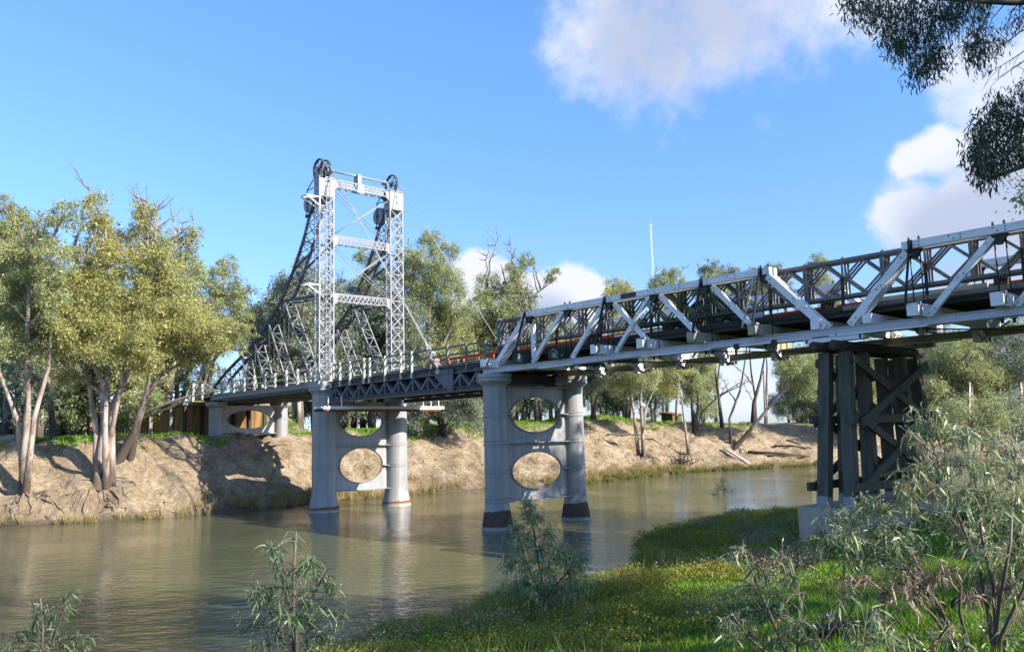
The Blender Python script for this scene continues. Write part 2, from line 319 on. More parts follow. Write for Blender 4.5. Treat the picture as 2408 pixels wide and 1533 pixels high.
def hgt(x, y):
    x = np.asarray(x, float); y = np.asarray(y, float)
    wob = fb(x*.35+9, y*.35, 3, 5)
    u = np.interp(y, FAR[:, 0], FAR[:, 1])-x+wob*.9
    slope = np.interp(y, [-20, 0, 12, 25, 40, 70], [9.0, 8.5, 9.5, 11, 12, 12])
    us = u*9/slope
    zf = np.interp(us, [-400, -8, -1, 0, .35, 1.5, 4, 7, 9, 10.2, 14, 40, 90, 400], [-2.5, -2.2, -.5, -.05, .3, .9, 2.35, 4.15, 5.1, 5.4, 5.55, 5.4, 4.7, 4.6])
    mound = 1.5*np.exp(-(((x+41)/7)**2+((y-52)/11)**2))+.7*np.exp(-(((x+44)/8)**2+((y-30)/9)**2))
    on = np.clip((us-1)/6, 0, 1); rough = np.clip(us/1.2, 0, 1)*np.clip((16-us)/6, 0.12, 1)
    gul = np.clip(np.abs(fb(x*.16+3, y*.62, 3, 8))*2.6, 0, 1)
    zf = zf+mound*on+rough*(fb(x*.45, y*.45, 3, 1)*.5+fb(x*1.5, y*1.5, 4, 2)*.17+(gul-.8)*.65+.08)
    # road embankment behind the abutment
    ey = np.maximum(np.abs(y-3)-4.2, 0); e = 8.75-ey*.62
    front = ((x+42)*.451-(y+.75)*.892 > -.9) & (x > -53.2) & (y < 0)
    zf = np.where((x < -42.2) & ~front, np.maximum(zf, e), zf)
    v = x-np.interp(y, NEAR[:, 0], NEAR[:, 1])+fb(x*.3, y*.3, 3, 11)*1.4
    v = np.where(v > 9, 9+(v-9)*np.interp(y, [-17, -5], [1, .38]), v)
    zn = np.interp(v, [-400, -8, 0, 6, 9, 14.3, 16, 22, 40, 400], [-2.5, -2, 0, .56, .95, 2.4, 2.9, 4.1, 5.3, 5.3])
    zn = zn+np.clip(v/4, 0, 1)*fb(x*.5, y*.5, 3, 4)*.28
    return np.maximum(zf, zn)
def hz(x, y): return float(hgt(np.array([x]), np.array([y]))[0])
def lines(parts):
    o = []
    for a, b, s in parts: o += list(np.arange(a, b, s))
    return np.array(o+[parts[-1][1]])
gx = lines([(-3000, -400, 400), (-400, -120, 30), (-120, -50, 4), (-50, -42.4, .6), (-42.4, -42.1, .15), (-42.1, -19, .3), (-19, 7, 1.3), (7, 38, .4), (38, 70, 3), (70, 400, 40), (400, 3000, 500)])
gy = lines([(-3000, -400, 400), (-400, -60, 30), (-60, -30, 1.5), (-30, 26, .36), (26, 74, .5), (74, 140, 2), (140, 400, 20), (400, 3000, 500)])
GX, GY = np.meshgrid(gx, gy); GZ = hgt(GX, GY)
nx, ny = len(gx), len(gy)
me = bpy.data.meshes.new('ground'); idx = np.arange(nx*ny).reshape(ny, nx)
q = np.stack([idx[:-1, :-1], idx[:-1, 1:], idx[1:, 1:], idx[1:, :-1]], -1).reshape(-1, 4)
me.vertices.add(nx*ny); me.vertices.foreach_set('co', np.stack([GX, GY, GZ], -1).astype(np.float32).ravel()); me.loops.add(q.size); me.polygons.add(len(q))
me.loops.foreach_set('vertex_index', q.astype(np.int32).ravel()); me.polygons.foreach_set('loop_start', np.arange(0, q.size, 4, dtype=np.int32)); me.polygons.foreach_set('loop_total', np.full(len(q), 4, np.int32))
me.polygons.foreach_set('use_smooth', np.ones(len(q), bool)); me.update(calc_edges=True)
u = np.interp(GY, FAR[:, 0], FAR[:, 1])-GX; vv = GX-np.interp(GY, NEAR[:, 0], NEAR[:, 1])
u9 = u*9/np.interp(GY, [-20, 0, 12, 25, 40, 70], [9.0, 8.5, 9.5, 11, 12, 12])
cov = np.where(u > 0, np.clip((u9-9.2)/4.0, 0, 1)*.56-.03+np.where(GX < -42.3, .12, 0)+.25*np.exp(-(((GX+41)/8)**2+((GY-50)/14)**2))*(u9 > 9), np.clip(vv/1.5, 0, 1)*.75)
wet = np.where(u > -2, np.clip(1-np.abs(u)/.9, 0, 1)*.9+.35*np.clip(fb(GX*.8, GY*.25, 3, 61)*2.2, 0, 1)*(u < 5), np.clip(1-np.abs(vv)/1.6, 0, 1)*.8)
dry = np.clip((u-75)/40, 0, 1)*.8
ca = me.color_attributes.new('cover', 'FLOAT_COLOR', 'POINT'); ca.data.foreach_set('color', np.stack([cov, wet, dry, np.ones_like(cov)], -1).astype(np.float32).ravel())
g = link_mesh('ground', me, M['soil']); g['kind'] = 'structure'
wm = MB(); wm._add([(-900, -900, 0), (900, -900, 0), (900, 900, 0), (-900, 900, 0)], [(0, 1, 2, 3)]); wt = wm.build('river', M['water']); wt['kind'] = 'structure'


# ------------------------------------------------------------------ iron piers
def rivets(mb, cx, cy, r, z, n=44, s=.022):
    for j in range(n):
        t = 2*math.pi*j/n; mb.box(cx+r*math.cos(t)-s, cx+r*math.cos(t)+s, cy+r*math.sin(t)-s, cy+r*math.sin(t)+s, z-s, z+s)
def column(root, cx, cy, r, rb, zb, zt, rings, capr, bands, capz=(.62, .42, .22)):
    m = MB(); p = []
    if rb > r:
        p = [(rb, zb-2.0), (rb, zb), None, (rb, zb), (r*1.0+(rb-r)*.42, zb+.75), (r*1.0+(rb-r)*.12, zb+1.15), (r, zb+1.5), (r, zt)]
    else: p = [(r, zb-.6), (r, zt)]
    m.lathe(p, cx, cy, 48)
    for z in rings:
        m.lathe([(r, z-.14), (r+.014, z-.14), None, (r+.014, z-.14), (r+.014, z+.14), None, (r+.014, z+.14), (r, z+.14)], cx, cy, 48)
        rivets(m, cx, cy, r+.014, z-.09); rivets(m, cx, cy, r+.014, z+.09)
    for a in (R(-95), R(-20), R(200)):                                   # vertical lap seams with rivets
        for z in np.arange(zb+1.6, zt-.3, .16):
            x, y = cx+r*math.cos(a), cy+r*math.sin(a); m.box(x-.02, x+.02, y-.02, y+.02, z-.02, z+.02)
    c = m.build('column', M['column'], root)
    k = MB(); a, b, d = capz
    k.lathe([(r+.001, zt-a-.1), (r+.04, zt-a-.06), (r+.04, zt-a), None, (r+.04, zt-a), (capr*.93, zt-b-.05), (capr, zt-b+.02), (capr, zt-b+.1), (capr*.93, zt-d-.02), None, (capr*.93, zt-d-.02), (capr*.93, zt-d), None, (capr*.93, zt-d), (capr*1.0, zt-d), None, (capr, zt-d), (capr, zt-.02), None, (capr, zt-.02), (0, zt)], cx, cy, 48)
    k.build('cap', M['column'], c)
    if bands:
        (z1, m1), (z2, m2) = bands
        def rr(z): return float(np.interp(z, [zb, zb+.75, zb+1.15, zb+1.5], [rb, r+(rb-r)*.42, r+(rb-r)*.12, r]))
        f = MB(); n = 64; rnd = random.Random(cx*7+cy)
        ph = [rnd.uniform(-.035, .035) for _ in range(n)]
        vs = []
        for z in [z1, .25*z2+.75*z1, .5*z2+.5*z1, z2]:
            for j in range(n):
                zz = z+(ph[j]+.05*math.sin(2*math.pi*j/n+1) if z == z2 else 0); q = rr(zz)+.004; t = 2*math.pi*j/n; vs.append((cx+q*math.cos(t), cy+q*math.sin(t), zz))
        f._add(vs, [(i*n+j, i*n+(j+1) % n, (i+1)*n+(j+1) % n, (i+1)*n+j) for i in range(3) for j in range(n)], True); f.build('paint_band', m2, c)
        f = MB(); f.lathe([(rr(-.1)+.006, -.1), (rr(z1)+.006, z1)], cx, cy, 48); f.build('mud_ring', m1, c)
    return c
def web_plate(root, X, y0, y1, z0, z1, holes, th=.03):
    """flat plate across the pier with elliptical holes, each hole in its own rectangle"""
    m = MB(); n = 48
    zs = [z0]+[(holes[i][1]+holes[i][3]+holes[i+1][1]-holes[i+1][3])/2 for i in range(len(holes)-1)]+[z1]
    for i, (cy, cz, a, b) in enumerate(holes):
        za, zb_ = zs[i], zs[i+1]; ring_in = []; ring_out = []
        for j in range(n):
            t = 2*math.pi*(j+.5)/n; cx_, sx_ = math.cos(t), math.sin(t); ring_in.append((cy+a*cx_, cz+b*sx_))
            k = min(((y1-cy)/cx_ if cx_ > 0 else (y0-cy)/cx_), ((zb_-cz)/sx_ if sx_ > 0 else (za-cz)/sx_)); ring_out.append((cy+cx_*k, cz+sx_*k))
        # corners
        def key(p): return math.atan2(p[1]-cz, p[0]-cy) % (2*math.pi)
        for s in (-1, 1):
            x = X+s*th/2; base = len(m.v)
            vs = [(x, *p) for p in ring_in]+[(x, *p) for p in ring_out]; fs = []
            corners = [(y0, za), (y1, za), (y1, zb_), (y0, zb_)]; cid = {}
            for q_, c_ in enumerate(corners): cid[q_] = len(vs); vs.append((x, *c_))
            for j in range(n):
                j2 = (j+1) % n; f = [j, j2, n+j2, n+j]
                t1, t2 = key(ring_out[j]), key(ring_out[j2]); t2 = t2 if t2 > t1 else t2+2*math.pi
                for q_, c_ in enumerate(corners):
                    kc = key(c_)
                    for kk in (kc, kc+2*math.pi):
                        if t1 < kk < t2: f = [j, j2, n+j2, cid[q_], n+j]
                fs.append(f if s < 0 else f[::-1])
            m._add(vs, fs)
        # flanged rim round the opening
        vs = [(X+dx, cy+(a+da)*math.cos(2*math.pi*j/n), cz+(b+da)*math.sin(2*math.pi*j/n)) for dx, da in ((-.09, 0), (.09, 0), (.09, .025), (-.09, .025)) for j in range(n)]
        m._add(vs, [(i*n+j, i*n+(j+1) % n, ((i+1) % 4)*n+(j+1) % n, ((i+1) % 4)*n+j) for i in range(4) for j in range(n)], True)
        for j in range(0, n):                                            # rivets round the opening
            t = 2*math.pi*j/n; y, z = cy+(a+.09)*math.cos(t), cz+(b+.09)*math.sin(t); m.box(X+th/2-.005, X+th/2+.014, y-.018, y+.018, z-.018, z+.018)
        for sy in (-1, 1):                                               # diagonal seams to the corners
            for sz in (-1, 1):
                for t in np.linspace(.74, 1.0, 8):
                    y, z = cy+sy*(a*.98)*t*1.05, cz+sz*(b+.15)*t*1.05
                    if y0 < y < y1 and ((y-cy)/(a+.1))**2+((z-cz)/(b+.1))**2 > 1.0: m.box(X+th/2-.005, X+th/2+.012, y-.018, y+.018, z-.018, z+.018)
        for z in np.arange(cz+b+.12, zb_-.05, .1): m.box(X+th/2-.005, X+th/2+.012, cy-.018, cy+.018, z-.018, z+.018)
        for z in np.arange(za+.08, cz-b-.1, .1): m.box(X+th/2-.005, X+th/2+.012, cy-.018, cy+.018, z-.018, z+.018)
    return m.build('bracing_plate', M['column'], root)
def flange(mb, X, y0, y1, z, w_=.34): mb.box(X-w_, X+w_, y0, y1, z-.022, z+.022)

XA, XB, XP = -18.18, 0.0, -36.45
pA = thing('iron_pier', 'thick grey twin column river pier standing under the lattice lift tower', 'pier', (XA, 3, 0), 'iron bridge piers')
for cy in (0, 6): column(pA, XA, cy, .815, 1.08, 0, 8.72, [2.95, 4.45, 5.95], 1.1, ((.2, M['mud_band']), (.34, M['rust'])))
web_plate(pA, XA, .75, 5.25, 1.33, 7.5, [(3, 3.03, 1.78, 1.2), (3, 6.15, 1.78, 1.05)])
f = MB()
for z in (1.31, 4.42, 7.52): flange(f, XA, .6, 5.4, z)
for z in (2.95, 6.05): flange(f, XA, .6, 1.2, z, .3); flange(f, XA, 4.8, 5.4, z, .3)
f.build('stiffener', M['steel'], pA)
pB = thing('iron_pier', 'shaded grey twin column river pier with dark brown bases and two oval openings', 'pier', (XB, 3, 0), 'iron bridge piers')
for cy in (0, 6): column(pB, XB, cy, .63, .86, 0, 8.2, [1.5, 3.0, 4.5, 6.0], .93, ((.16, M['mud_band']), (.95, M['brown_band'])))
web_plate(pB, XB, .58, 5.42, 1.38, 7.5, [(3, 2.92, 1.92, 1.0), (3, 6.0, 1.92, .98)])
f = MB()
for z in (1.36, 4.46, 7.52): flange(f, XB, .45, 5.55, z)
for z in (2.95, 6.0): flange(f, XB, .45, 1.05, z, .28); flange(f, XB, 4.95, 5.55, z, .28)
f.build('stiffener', M['steel'], pB)
gz = hz(XP+1, 3)
pL = thing('iron_pier', 'short pale grey pier with one wide oval opening on the far bank top', 'pier', (XP, 3, gz), 'iron bridge piers')
for cy in (0, 6): column(pL, XP, cy, .60, .60, 5.2, 8.36, [6.95], .92, None, (.5, .3, .15))
web_plate(pL, XP, .55, 5.45, 5.5, 8.0, [(3, 6.85, 2.0, .78)])
f = MB(); flange(f, XP, .5, 5.5, 8.02, .25); flange(f, XP, .5, 5.5, 5.62, .25)
for y in (.5, 4.95): flange(f, XP, y, y+.55, 6.85, .25)
f.build('stiffener', M['column'], pL)

# ------------------------------------------------------------------ lift tower
T = thing('lift_tower', 'pale grey lattice steel lift tower with cross braced legs and curved rear frames', 'tower', (XA, 3, 8.72))
HX, HY, ZB, ZT = .31, .56, 8.95, 22.2
def lattice_face(m, a, b, c, d, n, s=.07, t=.03, rails=True):
    """X bracing between side a-b and side c-d"""
    a, b, c, d = map(Vector, (a, b, c, d)); nrm = (b-a).cross(c-a).normalized()
    for i in range(n):
        t0, t1 = i/n, (i+1)/n; p, q, r_, s_ = a.lerp(b, t0), a.lerp(b, t1), c.lerp(d, t0), c.lerp(d, t1)
        m.bar(p, s_, t, s, nrm); m.bar(r_+nrm*.012, q+nrm*.012, t, s, nrm)
        if i: m.bar(p-nrm*.012, r_-nrm*.012, t, s, nrm)
for cy, sgn in ((0, -1), (6, 1)):
    leg = MB()
    cs = [(XA-HX, cy-HY), (XA+HX, cy-HY), (XA+HX, cy+HY), (XA-HX, cy+HY)]
    for x, y in cs: leg.box(x-.048, x+.048, y-.048, y+.048, ZB, ZT+.1)
    lo = leg.build('tower_leg', M['tower'], T)
    lc = MB()
    for i in range(4):
        (x0, y0), (x1, y1) = cs[i], cs[(i+1) % 4]
        wide = abs(y1-y0) > .8; ox = (math.copysign(.05, x0-XA) if x0 == x1 else 0); oy = (math.copysign(.05, y0-cy) if y0 == y1 else 0)
        lattice_face(lc, (x0+ox, y0+oy, ZB+.1), (x0+ox, y0+oy, ZT), (x1+ox, y1+oy, ZB+.1), (x1+ox, y1+oy, ZT), 13 if wide else 20, .06 if wide else .042)
    lc.build('lacing', M['tower'], lo)
    h = MB(); h.box(XA-HX-.07, XA+HX+.07, cy-HY-.07, cy+HY+.07, ZT, 23.62); h.box(XA-HX-.12, XA+HX+.12, cy-HY-.12, cy+HY+.12, 23.62, 23.68)
    ho = h.build('head_box', M['tower'], T)
    s_ = MB()
    for z in (22.75, 23.2) if cy else (23.0,): s_.box(XA+HX+.055, XA+HX+.075, cy-.05, cy+.05, z-.11, z+.11)
    for z in (22.6, 23.1): s_.box(XA-.05, XA+.05, cy-HY-.075, cy-HY-.06, z-.1, z+.1)
    s_.build('slot', M['black_iron'], ho)
    pe = MB(); pe.box(XA-.62, XA+.5, cy-.72, cy+.72, 8.7, 8.96); pe.prism([(XA-1.9, cy-.66, 9.0), (XA-.4, cy-.66, 9.0), (XA-.4, cy-.66, 8.72), (XA-.9, cy-.66, 8.72)], (0, 1.32, 0))
    pe.build('leg_shoe', M['tower'], T)
    # sheave wheels
    for wy in ((cy-.18, cy+.30) if cy == 0 else (cy+.12,)):
        wh = MB(); wc = Vector((XA-.45, wy, 24.42)); rr = .74
        ring = [wc+Vector((rr*math.cos(2*math.pi*j/40), 0, rr*math.sin(2*math.pi*j/40))) for j in range(41)]
        for dy in (-.06, .06): wh.tube([p+Vector((0, dy, 0)) for p in ring], .045, 6, False)
        wh.tube([wc+(p-wc)*.96 for p in ring], .05, 6, False)
        for j in range(8): t = 2*math.pi*j/8+.2; wh.tube([wc, wc+Vector((rr*math.cos(t), 0, rr*math.sin(t)))], [.045, .028], 6)
        wh.disc(wc, (0, 1, 0), .13, .26); wh.build('sheave_wheel', M['dark_steel'], T)
    br = MB()
    for dy in (-.42, .46): br.prism([(XA-.7, cy+dy, 23.68), (XA-.1, cy+dy, 23.68), (XA-.32, cy+dy, 24.55), (XA-.58, cy+dy, 24.55)], (0, .05, 0))
    br.disc((XA-.45, cy+(.75 if cy == 0 else -.62), 24.42), (0, 1, 0), .2, .18); br.build('sheave_bearing', M['steel'], T)
    # counterweight drum on the rear of the leg
    cwy = cy-.28; cwt = MB(); c0 = Vector((-19.62, cwy, 22.02)); cwt.disc(c0, (0, 1, 0), .66, .5, 36)
    co = cwt.build('counterweight_drum', M['steel'], T)
    ax = MB(); ax.disc(c0, (0, 1, 0), .09, .8)
    ax.bar(c0+Vector((-.05, -.31, -.95)), c0+Vector((0, -.31, 1.0)), .06, .05); ax.bar(c0+Vector((0, -.31, 1.0)), c0+Vector((.9, -.31, 1.55)), .05, .05); ax.bar(c0+Vector((0, -.31, .95)), c0+Vector((.9, -.31, .95)), .05, .05)
    ax.bar(c0+Vector((-.1, -.31, -.9)), c0+Vector((.9, -.31, -.9)), .05, .05); ax.disc(c0+Vector((-.1, -.31, -.95)), (0, 1, 0), .13, .1, 12)
    ax.build('drum_frame', M['dark_steel'], co)
    bx = MB(); bx.box(XA-HX-.52, XA-HX-.1, cy-.3, cy+.35, 21.5, 23.3); bx.build('rear_guide_box', M['steel'], T)
    # curved rear frame: two parallel curved chords with lacing between
    CUR = [(-18.6, 22.6), (-19.35, 21.36), (-20.2, 19.75), (-21.0, 18.6), (-21.85, 17.5), (-22.9, 16.3), (-24.1, 15.15), (-25.4, 14.35), (-26.7, 13.55), (-28.2, 12.75), (-29.7, 12.05), (-31.5, 11.45), (-33.4, 10.75), (-35.2, 9.95), (-36.7, 9.0)]
    def cz(x): return float(np.interp(-x, [-p[0] for p in CUR], [p[1] for p in CUR]))
    for dy in (-.45, .45):
        cm = MB()
        for (x0, z0), (x1, z1) in zip(CUR[:-1], CUR[1:]): cm.bar((x0, cy+dy, z0), (x1, cy+dy, z1), .15, .22)
        cm.build('curved_chord', M['dark_steel'], T)
    lc = MB()
    for (x0, z0), (x1, z1) in zip(CUR[1:-1], CUR[2:]):
        n = max(1, round(math.hypot(x1-x0, z1-z0)/.85)); lattice_face(lc, (x0, cy-.4, z0), (x1, cy-.4, z1), (x0, cy+.4, z0), (x1, cy+.4, z1), n, .065)
    lc.build('curved_lacing', M['dark_steel'], T)
    # laced struts from the curved chord down to the deck, and slim hangers
    for (xt, xb) in ((-23.6, -19.3), (-26.0, -22.9), (-28.4, -26.4), (-30.6, -29.5), (-32.9, -32.3), (-34.8, -34.5)):
        zt = cz(xt)-.05; zb = 9.15
        for dy in (-.4, .4):
            st = MB(); st.bar((xt, cy+dy, zt), (xb, cy+dy, zb), .07, .13); st.build('laced_strut', M['tower' if dy > 0 else 'steel'], T)
        ls = MB(); n = max(1, round((zt-zb)/.75)); nn = Vector((1, 0, .4))
        for i in range(n):
            a0, a1 = i/n, (i+1)/n; s0 = 1 if i % 2 else -1
            ls.bar((xt+(xb-xt)*a0, cy-.36*s0, zt+(zb-zt)*a0), (xt+(xb-xt)*a1, cy+.36*s0, zt+(zb-zt)*a1), .06, .03, nn); ls.bar((xt+(xb-xt)*a1, cy-.36, zt+(zb-zt)*a1), (xt+(xb-xt)*a1, cy+.36, zt+(zb-zt)*a1), .05, .03, nn)
        ls.build('strut_lacing', M['tower'], T)
        hg = MB()
        for dy in (-.2, .2): hg.tube([(xt-.3, cy+dy, zt), (xt-.15, cy+dy, zb)], .03, 6)
        hg.build('hanger_rod', M['dark_steel'], T)
    ht = MB()
    for dy in (-.42, .42): ht.bar((-23.7, cy+dy, 15.35), (XA-HX, cy+dy, 15.05), .08, .2); ht.bar((-21.6, cy+dy, 17.6), (XA-HX, cy+dy, 18.6), .08, .16); ht.bar((-21.7, cy+dy, 17.4), (XA-HX, cy+dy, 15.3), .05, .1); ht.bar((-20.4, cy+dy, 19.4), (XA-HX, cy+dy, 18.7), .05, .1)
    ht.build('rear_tie', M['dark_steel'], T)
    hl = MB()
    for i in range(6): s0 = 1 if i % 2 else -1; hl.bar((-23.6+i*.85, cy-.4*s0, 15.3-i*.05), (-22.75+i*.85, cy+.4*s0, 15.26-i*.05), .05, .03, (0, 0, 1))
    lattice_face(hl, (-21.4, cy-.4, 17.6), (XA-HX, cy-.4, 15.2), (-21.4, cy+.4, 17.6), (XA-HX, cy+.4, 15.2), 5, .05)
    hl.build('tie_lacing', M['steel'], T)
    hb = MB()
    for dy in (-.3, .3): hb.ibeam((-36.9, cy+dy, 8.72), (XA-.5, cy+dy, 8.72), .18, .42)
    hb.build('bottom_boom', M['steel'], T)
# portal beams across the roadway
for z0, z1 in ((23.12, 23.62), (18.93, 19.46), (14.72, 15.24)):
    pb = MB()
    for x in (XA-HX+.04, XA+HX-.04):
        for z in (z0, z1): pb.bar((x, HY, z), (x, 6-HY, z), .08, .07, (1, 0, 0))
        n = 26
        for i in range(n):
            y0_ = HY+.1+(6-2*HY-.2)*i/n; y1_ = HY+.1+(6-2*HY-.2)*(i+1)/n
            pb.bar((x, y0_, z0 if i % 2 else z1), (x, y1_, z1 if i % 2 else z0), .025, .05, (1, 0, 0))
        for y, s0 in ((HY, 1), (6-HY, -1)): pb.prism([(x-.02, y, z0-.35), (x-.02, y+.36*s0, z0-.05), (x-.02, y+.36*s0, z1+.02), (x-.02, y, z1+.05)], (.06, 0, 0))
    for i in range(9): y = HY+.2+i*.57; pb.bar((XA-HX, y, z0), (XA+HX, y+.28, z0), .03, .05, (0, 0, 1)); pb.bar((XA+HX, y+.28, z0), (XA-HX, y+.56, z0), .03, .05, (0, 0, 1))
    pb.build('portal_beam', M['tower'], T)
ds = MB(); ds.tube([(XA-.1, .55, 24.36), (XA-.1, 5.5, 24.36)], .075, 12); ds.build('drive_shaft', M['tower'], T)
ds = MB(); ds.box(XA-.45, XA+.15, 2.72, 3.02, 23.6, 24.45); ds.prism([(XA+HX-.03, 2.55, 22.98), (XA+HX-.03, 3.2, 22.98), (XA+HX-.03, 3.1, 23.7), (XA+HX-.03, 2.65, 23.7)], (.05, 0, 0)); ds.build('shaft_bearing', M['steel'], T)
gw = MB()
for dy, dz in ((-.25, 23.75), (-.1, 24.0)): gw.disc((XA+.3, dy, dz+.1), (0, 1, 0), .33, .08, 20)
gw.disc((XA+.25, -.4, 23.7), (0, 1, 0), .2, .3, 14); gw.bar((XA+.3, -.5, 23.2), (XA+.3, -.3, 24.5), .08, .1); gw.bar((XA+.2, -.3, 23.3), (XA+.5, .2, 23.4), .06, .06); gw.build('gear_set', M['dark_steel'], T)
for x in (XA-HX+.1, XA+HX-.1):                                            # crossed tie rods
    for za, zb in ((22.9, 19.5), (18.8, 15.3)):
        for ya, yb in ((HY, 6-HY), (6-HY, HY)):
            rd = MB(); rd.tube([(x+(.03 if ya < 3 else 0), ya, za), (x+(.03 if ya < 3 else 0), yb, zb)], .032, 6); rd.build('tie_rod', M['tower'], T)
for z0 in (22.05, 15.7):                                                   # white bracket frames on the near side
    bk = MB(); x = XA+HX+.12; y = -HY-.06
    P = [Vector((x, y, z0)), Vector((x, y-1.05, z0+.02)), Vector((x, y, z0-.62)), Vector((x-.85, y-1.0, z0+.03)), Vector((x-.75, y-.05, z0-.5))]
    for a, b in ((0, 1), (1, 2), (0, 2), (1, 3), (3, 4), (0, 3)): bk.bar(P[a], P[b], .08, .08)
    bk.build('bracket_frame', M['white'], T)
ld = MB()
for dy in (-.12, .22): ld.bar((XA+HX+.19, dy, 9.2), (XA+HX+.19, dy, 23.6), .03, .03)
for z in np.arange(9.5, 23.6, .33): ld.bar((XA+HX+.19, -.12, z), (XA+HX+.19, .22, z), .02, .02)
ld.build('ladder', M['steel'], T)

# ------------------------------------------------------------------ approach deck behind the tower
AD = thing('approach_span', 'short approach deck with white timber railing posts between tower and bank pier', 'bridge deck', (-28, 3, 8.5))
a = MB()
for y in (.9, 2.3, 3.7, 5.1): a.ibeam((-41.2, y, 8.55), (-18.9, y, 8.55), .2, .5)
a.build('girder', M['dark_steel'], AD)
a = MB()
for x in np.arange(-36.0, -19, 2.1): a.box(x-.12, x+.12, -.5, 6.5, 8.24, 8.5)
a.build('cross_girder', M['dark_steel'], AD)
a = MB()
for i, x in enumerate(np.arange(-41.4, -18.7, .24)): a.box(x, x+.225, .2+.02*math.sin(i*3.1), 5.8, 8.82, 8.93)
a.build('deck_planks', M['deck'], AD)
for y in (-.02, 5.8): a = MB(); a.box(-41.3, -18.8, y, y+.22, 8.82, 9.06); a.build('kerb_beam', M['grey_wood'], AD)
a = MB(); a.bar((-33.9, -.52, 8.42), (-19.6, -.52, 8.42), .1, .26); a.build('lower_pipe', M['dark_steel'], AD)
for y in (-.3, 6.3):
    for k, x in enumerate((-40.85, -38.85, -36.4, -34.4, -32.4, -30.35, -28.55, -26.7, -25.0, -23.2, -21.5, -19.6)):
        a = MB(); a.box(x-.09, x+.09, y-.08, y+.08, 8.6 if k < 2 else 8.9, 10.1+(.15 if k == 0 else -.04*(k % 3)))
        a.build('railing_post', M['cream_wood'], AD)
    for z in (9.92, 9.45):
        a = MB(); yy = y+(.12 if y < 3 else -.12); a.bar((-40.9, yy, z), (-18.9, yy, z), .05, .11); a.build('rail', M['cream_wood'], AD)
a = MB(); a.bar((-40.95, -.42, 9.5), (-43.6, -.42, 8.5), .1, .12); a.build('railing_brace', M['white'], AD)

# ------------------------------------------------------------------ abutment and approach road
AB = thing('timber_abutment', 'brown plank retaining wall holding back the bank behind the short pier', 'retaining wall', (-41.8, 3, 5.4))
a = MB()
for i in range(11): y = -.6+i*.66; a.box(-41.95, -41.72, y, y+.63, 5.0, 8.55)
a.build('plank_wall', M['brown_wood'], AB)
for y in (-.7, .9, 2.4, 3.9, 5.4, 6.9): a = MB(); a.box(-41.7, -41.45, y-.13, y+.13, 5.0, 8.3); a.build('wall_post', M['deck'], AB)
a = MB(); a.box(-42.0, -41.3, -1.0, 7.3, 8.3, 8.58); a.build('wall_cap', M['grey_wood'], AB)
WV = Vector((-42.0, -.75, 0)); WE = Vector((-50.8, -5.2, 0)); wd = (WE-WV).normalized(); wn = Vector((-wd.y, wd.x, 0))
a = MB(); n = 18
for i in range(n):
    t0, t1 = i/n, (i+.95)/n; p0, p1 = WV.lerp(WE, t0), WV.lerp(WE, t1); z0, z1 = 8.35-t0*2.4, 8.35-t1*2.4
    a.prism([(p0.x, p0.y, 4.9), (p1.x, p1.y, 4.9), (p1.x, p1.y, z1), (p0.x, p0.y, z0)], -wn*.14)
a.build('wing_wall', M['brown_wood'], AB)
a = MB(); a.bar((WV.x, WV.y, 8.5), (WE.x, WE.y, 6.05), .34, .22, wn); a.build('wing_coping', M['grey_wood'], AB)
for t in (.12, .36): p = WV.lerp(WE, t)+wn*.16; a = MB(); a.box(p.x-.14, p.x+.14, p.y-.14, p.y+.14, 4.9, 8.3-t*2.4); a.build('wall_post', M['grey_wood'], AB)
p = WE; q_ = WE+wd*2.6; a = MB(); a.prism([(p.x, p.y, 4.9), (q_.x, q_.y, 4.9), (q_.x, q_.y, 5.75), (p.x, p.y, 6.1)], wn*.3); a.build('concrete_end', M['concrete'], AB)
rd = MB(); rd._add([(-42.3, .2, 8.8), (-42.3, 5.8, 8.8), (-160, 5.8, 8.76), (-160, .2, 8.76)], [(0, 3, 2, 1)]); rd = rd.build('road', M['grey_wood']); rd['kind'] = 'structure'
RF = thing('approach_railing', 'dark timber railing along the approach road beyond the abutment', 'railing', (-46, -.6, 8.7))
for i in range(7): a = MB(); x = -43.4-i*2.0; a.box(x-.07, x+.07, -.67, -.53, 8.3, 9.75); a.build('post', M['deck'], RF)
for z in (9.65, 9.2): a = MB(); a.bar((-42.6, -.52, z), (-56, -.52, z), .05, .13); a.build('rail', M['deck'], RF)

# ------------------------------------------------------------------ bascule (lifting) span
BS = thing('lifting_span', 'grey lattice girder lifting span between the tower pier and the brown based pier', 'bridge span', (-9, 3, 7.4))
X0, X1 = -17.15, -.5
for y in (0.0, 6.0):
    g_ = MB()
    for z, h in ((8.60, .30), (7.55, .26)):
        g_.ibeam((X0, y, z), (X1+.4, y, z), .44, h, .035)
    for x in (X0+.1, X1): g_.box(x-.15, x+.15, y-.16, y+.16, 7.66, 8.46)
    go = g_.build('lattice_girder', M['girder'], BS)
    wb = MB(); n = 11; st = (X1-X0)/n
    for k in (-.11, .11):
        for i in range(n):
            x = X0+i*st; wb.bar((x, y+k, 7.70), (x+st/2, y+k, 8.45), .05, .15); wb.bar((x+st/2, y+k+.003, 8.45), (x+st, y+k+.003, 7.70), .05, .15)
            wb.bar((x+st/2, y+k-.04, 7.7), (x+st/2, y+k-.04, 8.44), .04, .1)
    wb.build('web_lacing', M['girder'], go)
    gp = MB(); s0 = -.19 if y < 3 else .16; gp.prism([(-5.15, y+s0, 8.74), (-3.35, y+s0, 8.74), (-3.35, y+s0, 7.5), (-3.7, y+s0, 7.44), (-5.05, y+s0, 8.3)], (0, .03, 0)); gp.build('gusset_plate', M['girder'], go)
a = MB()
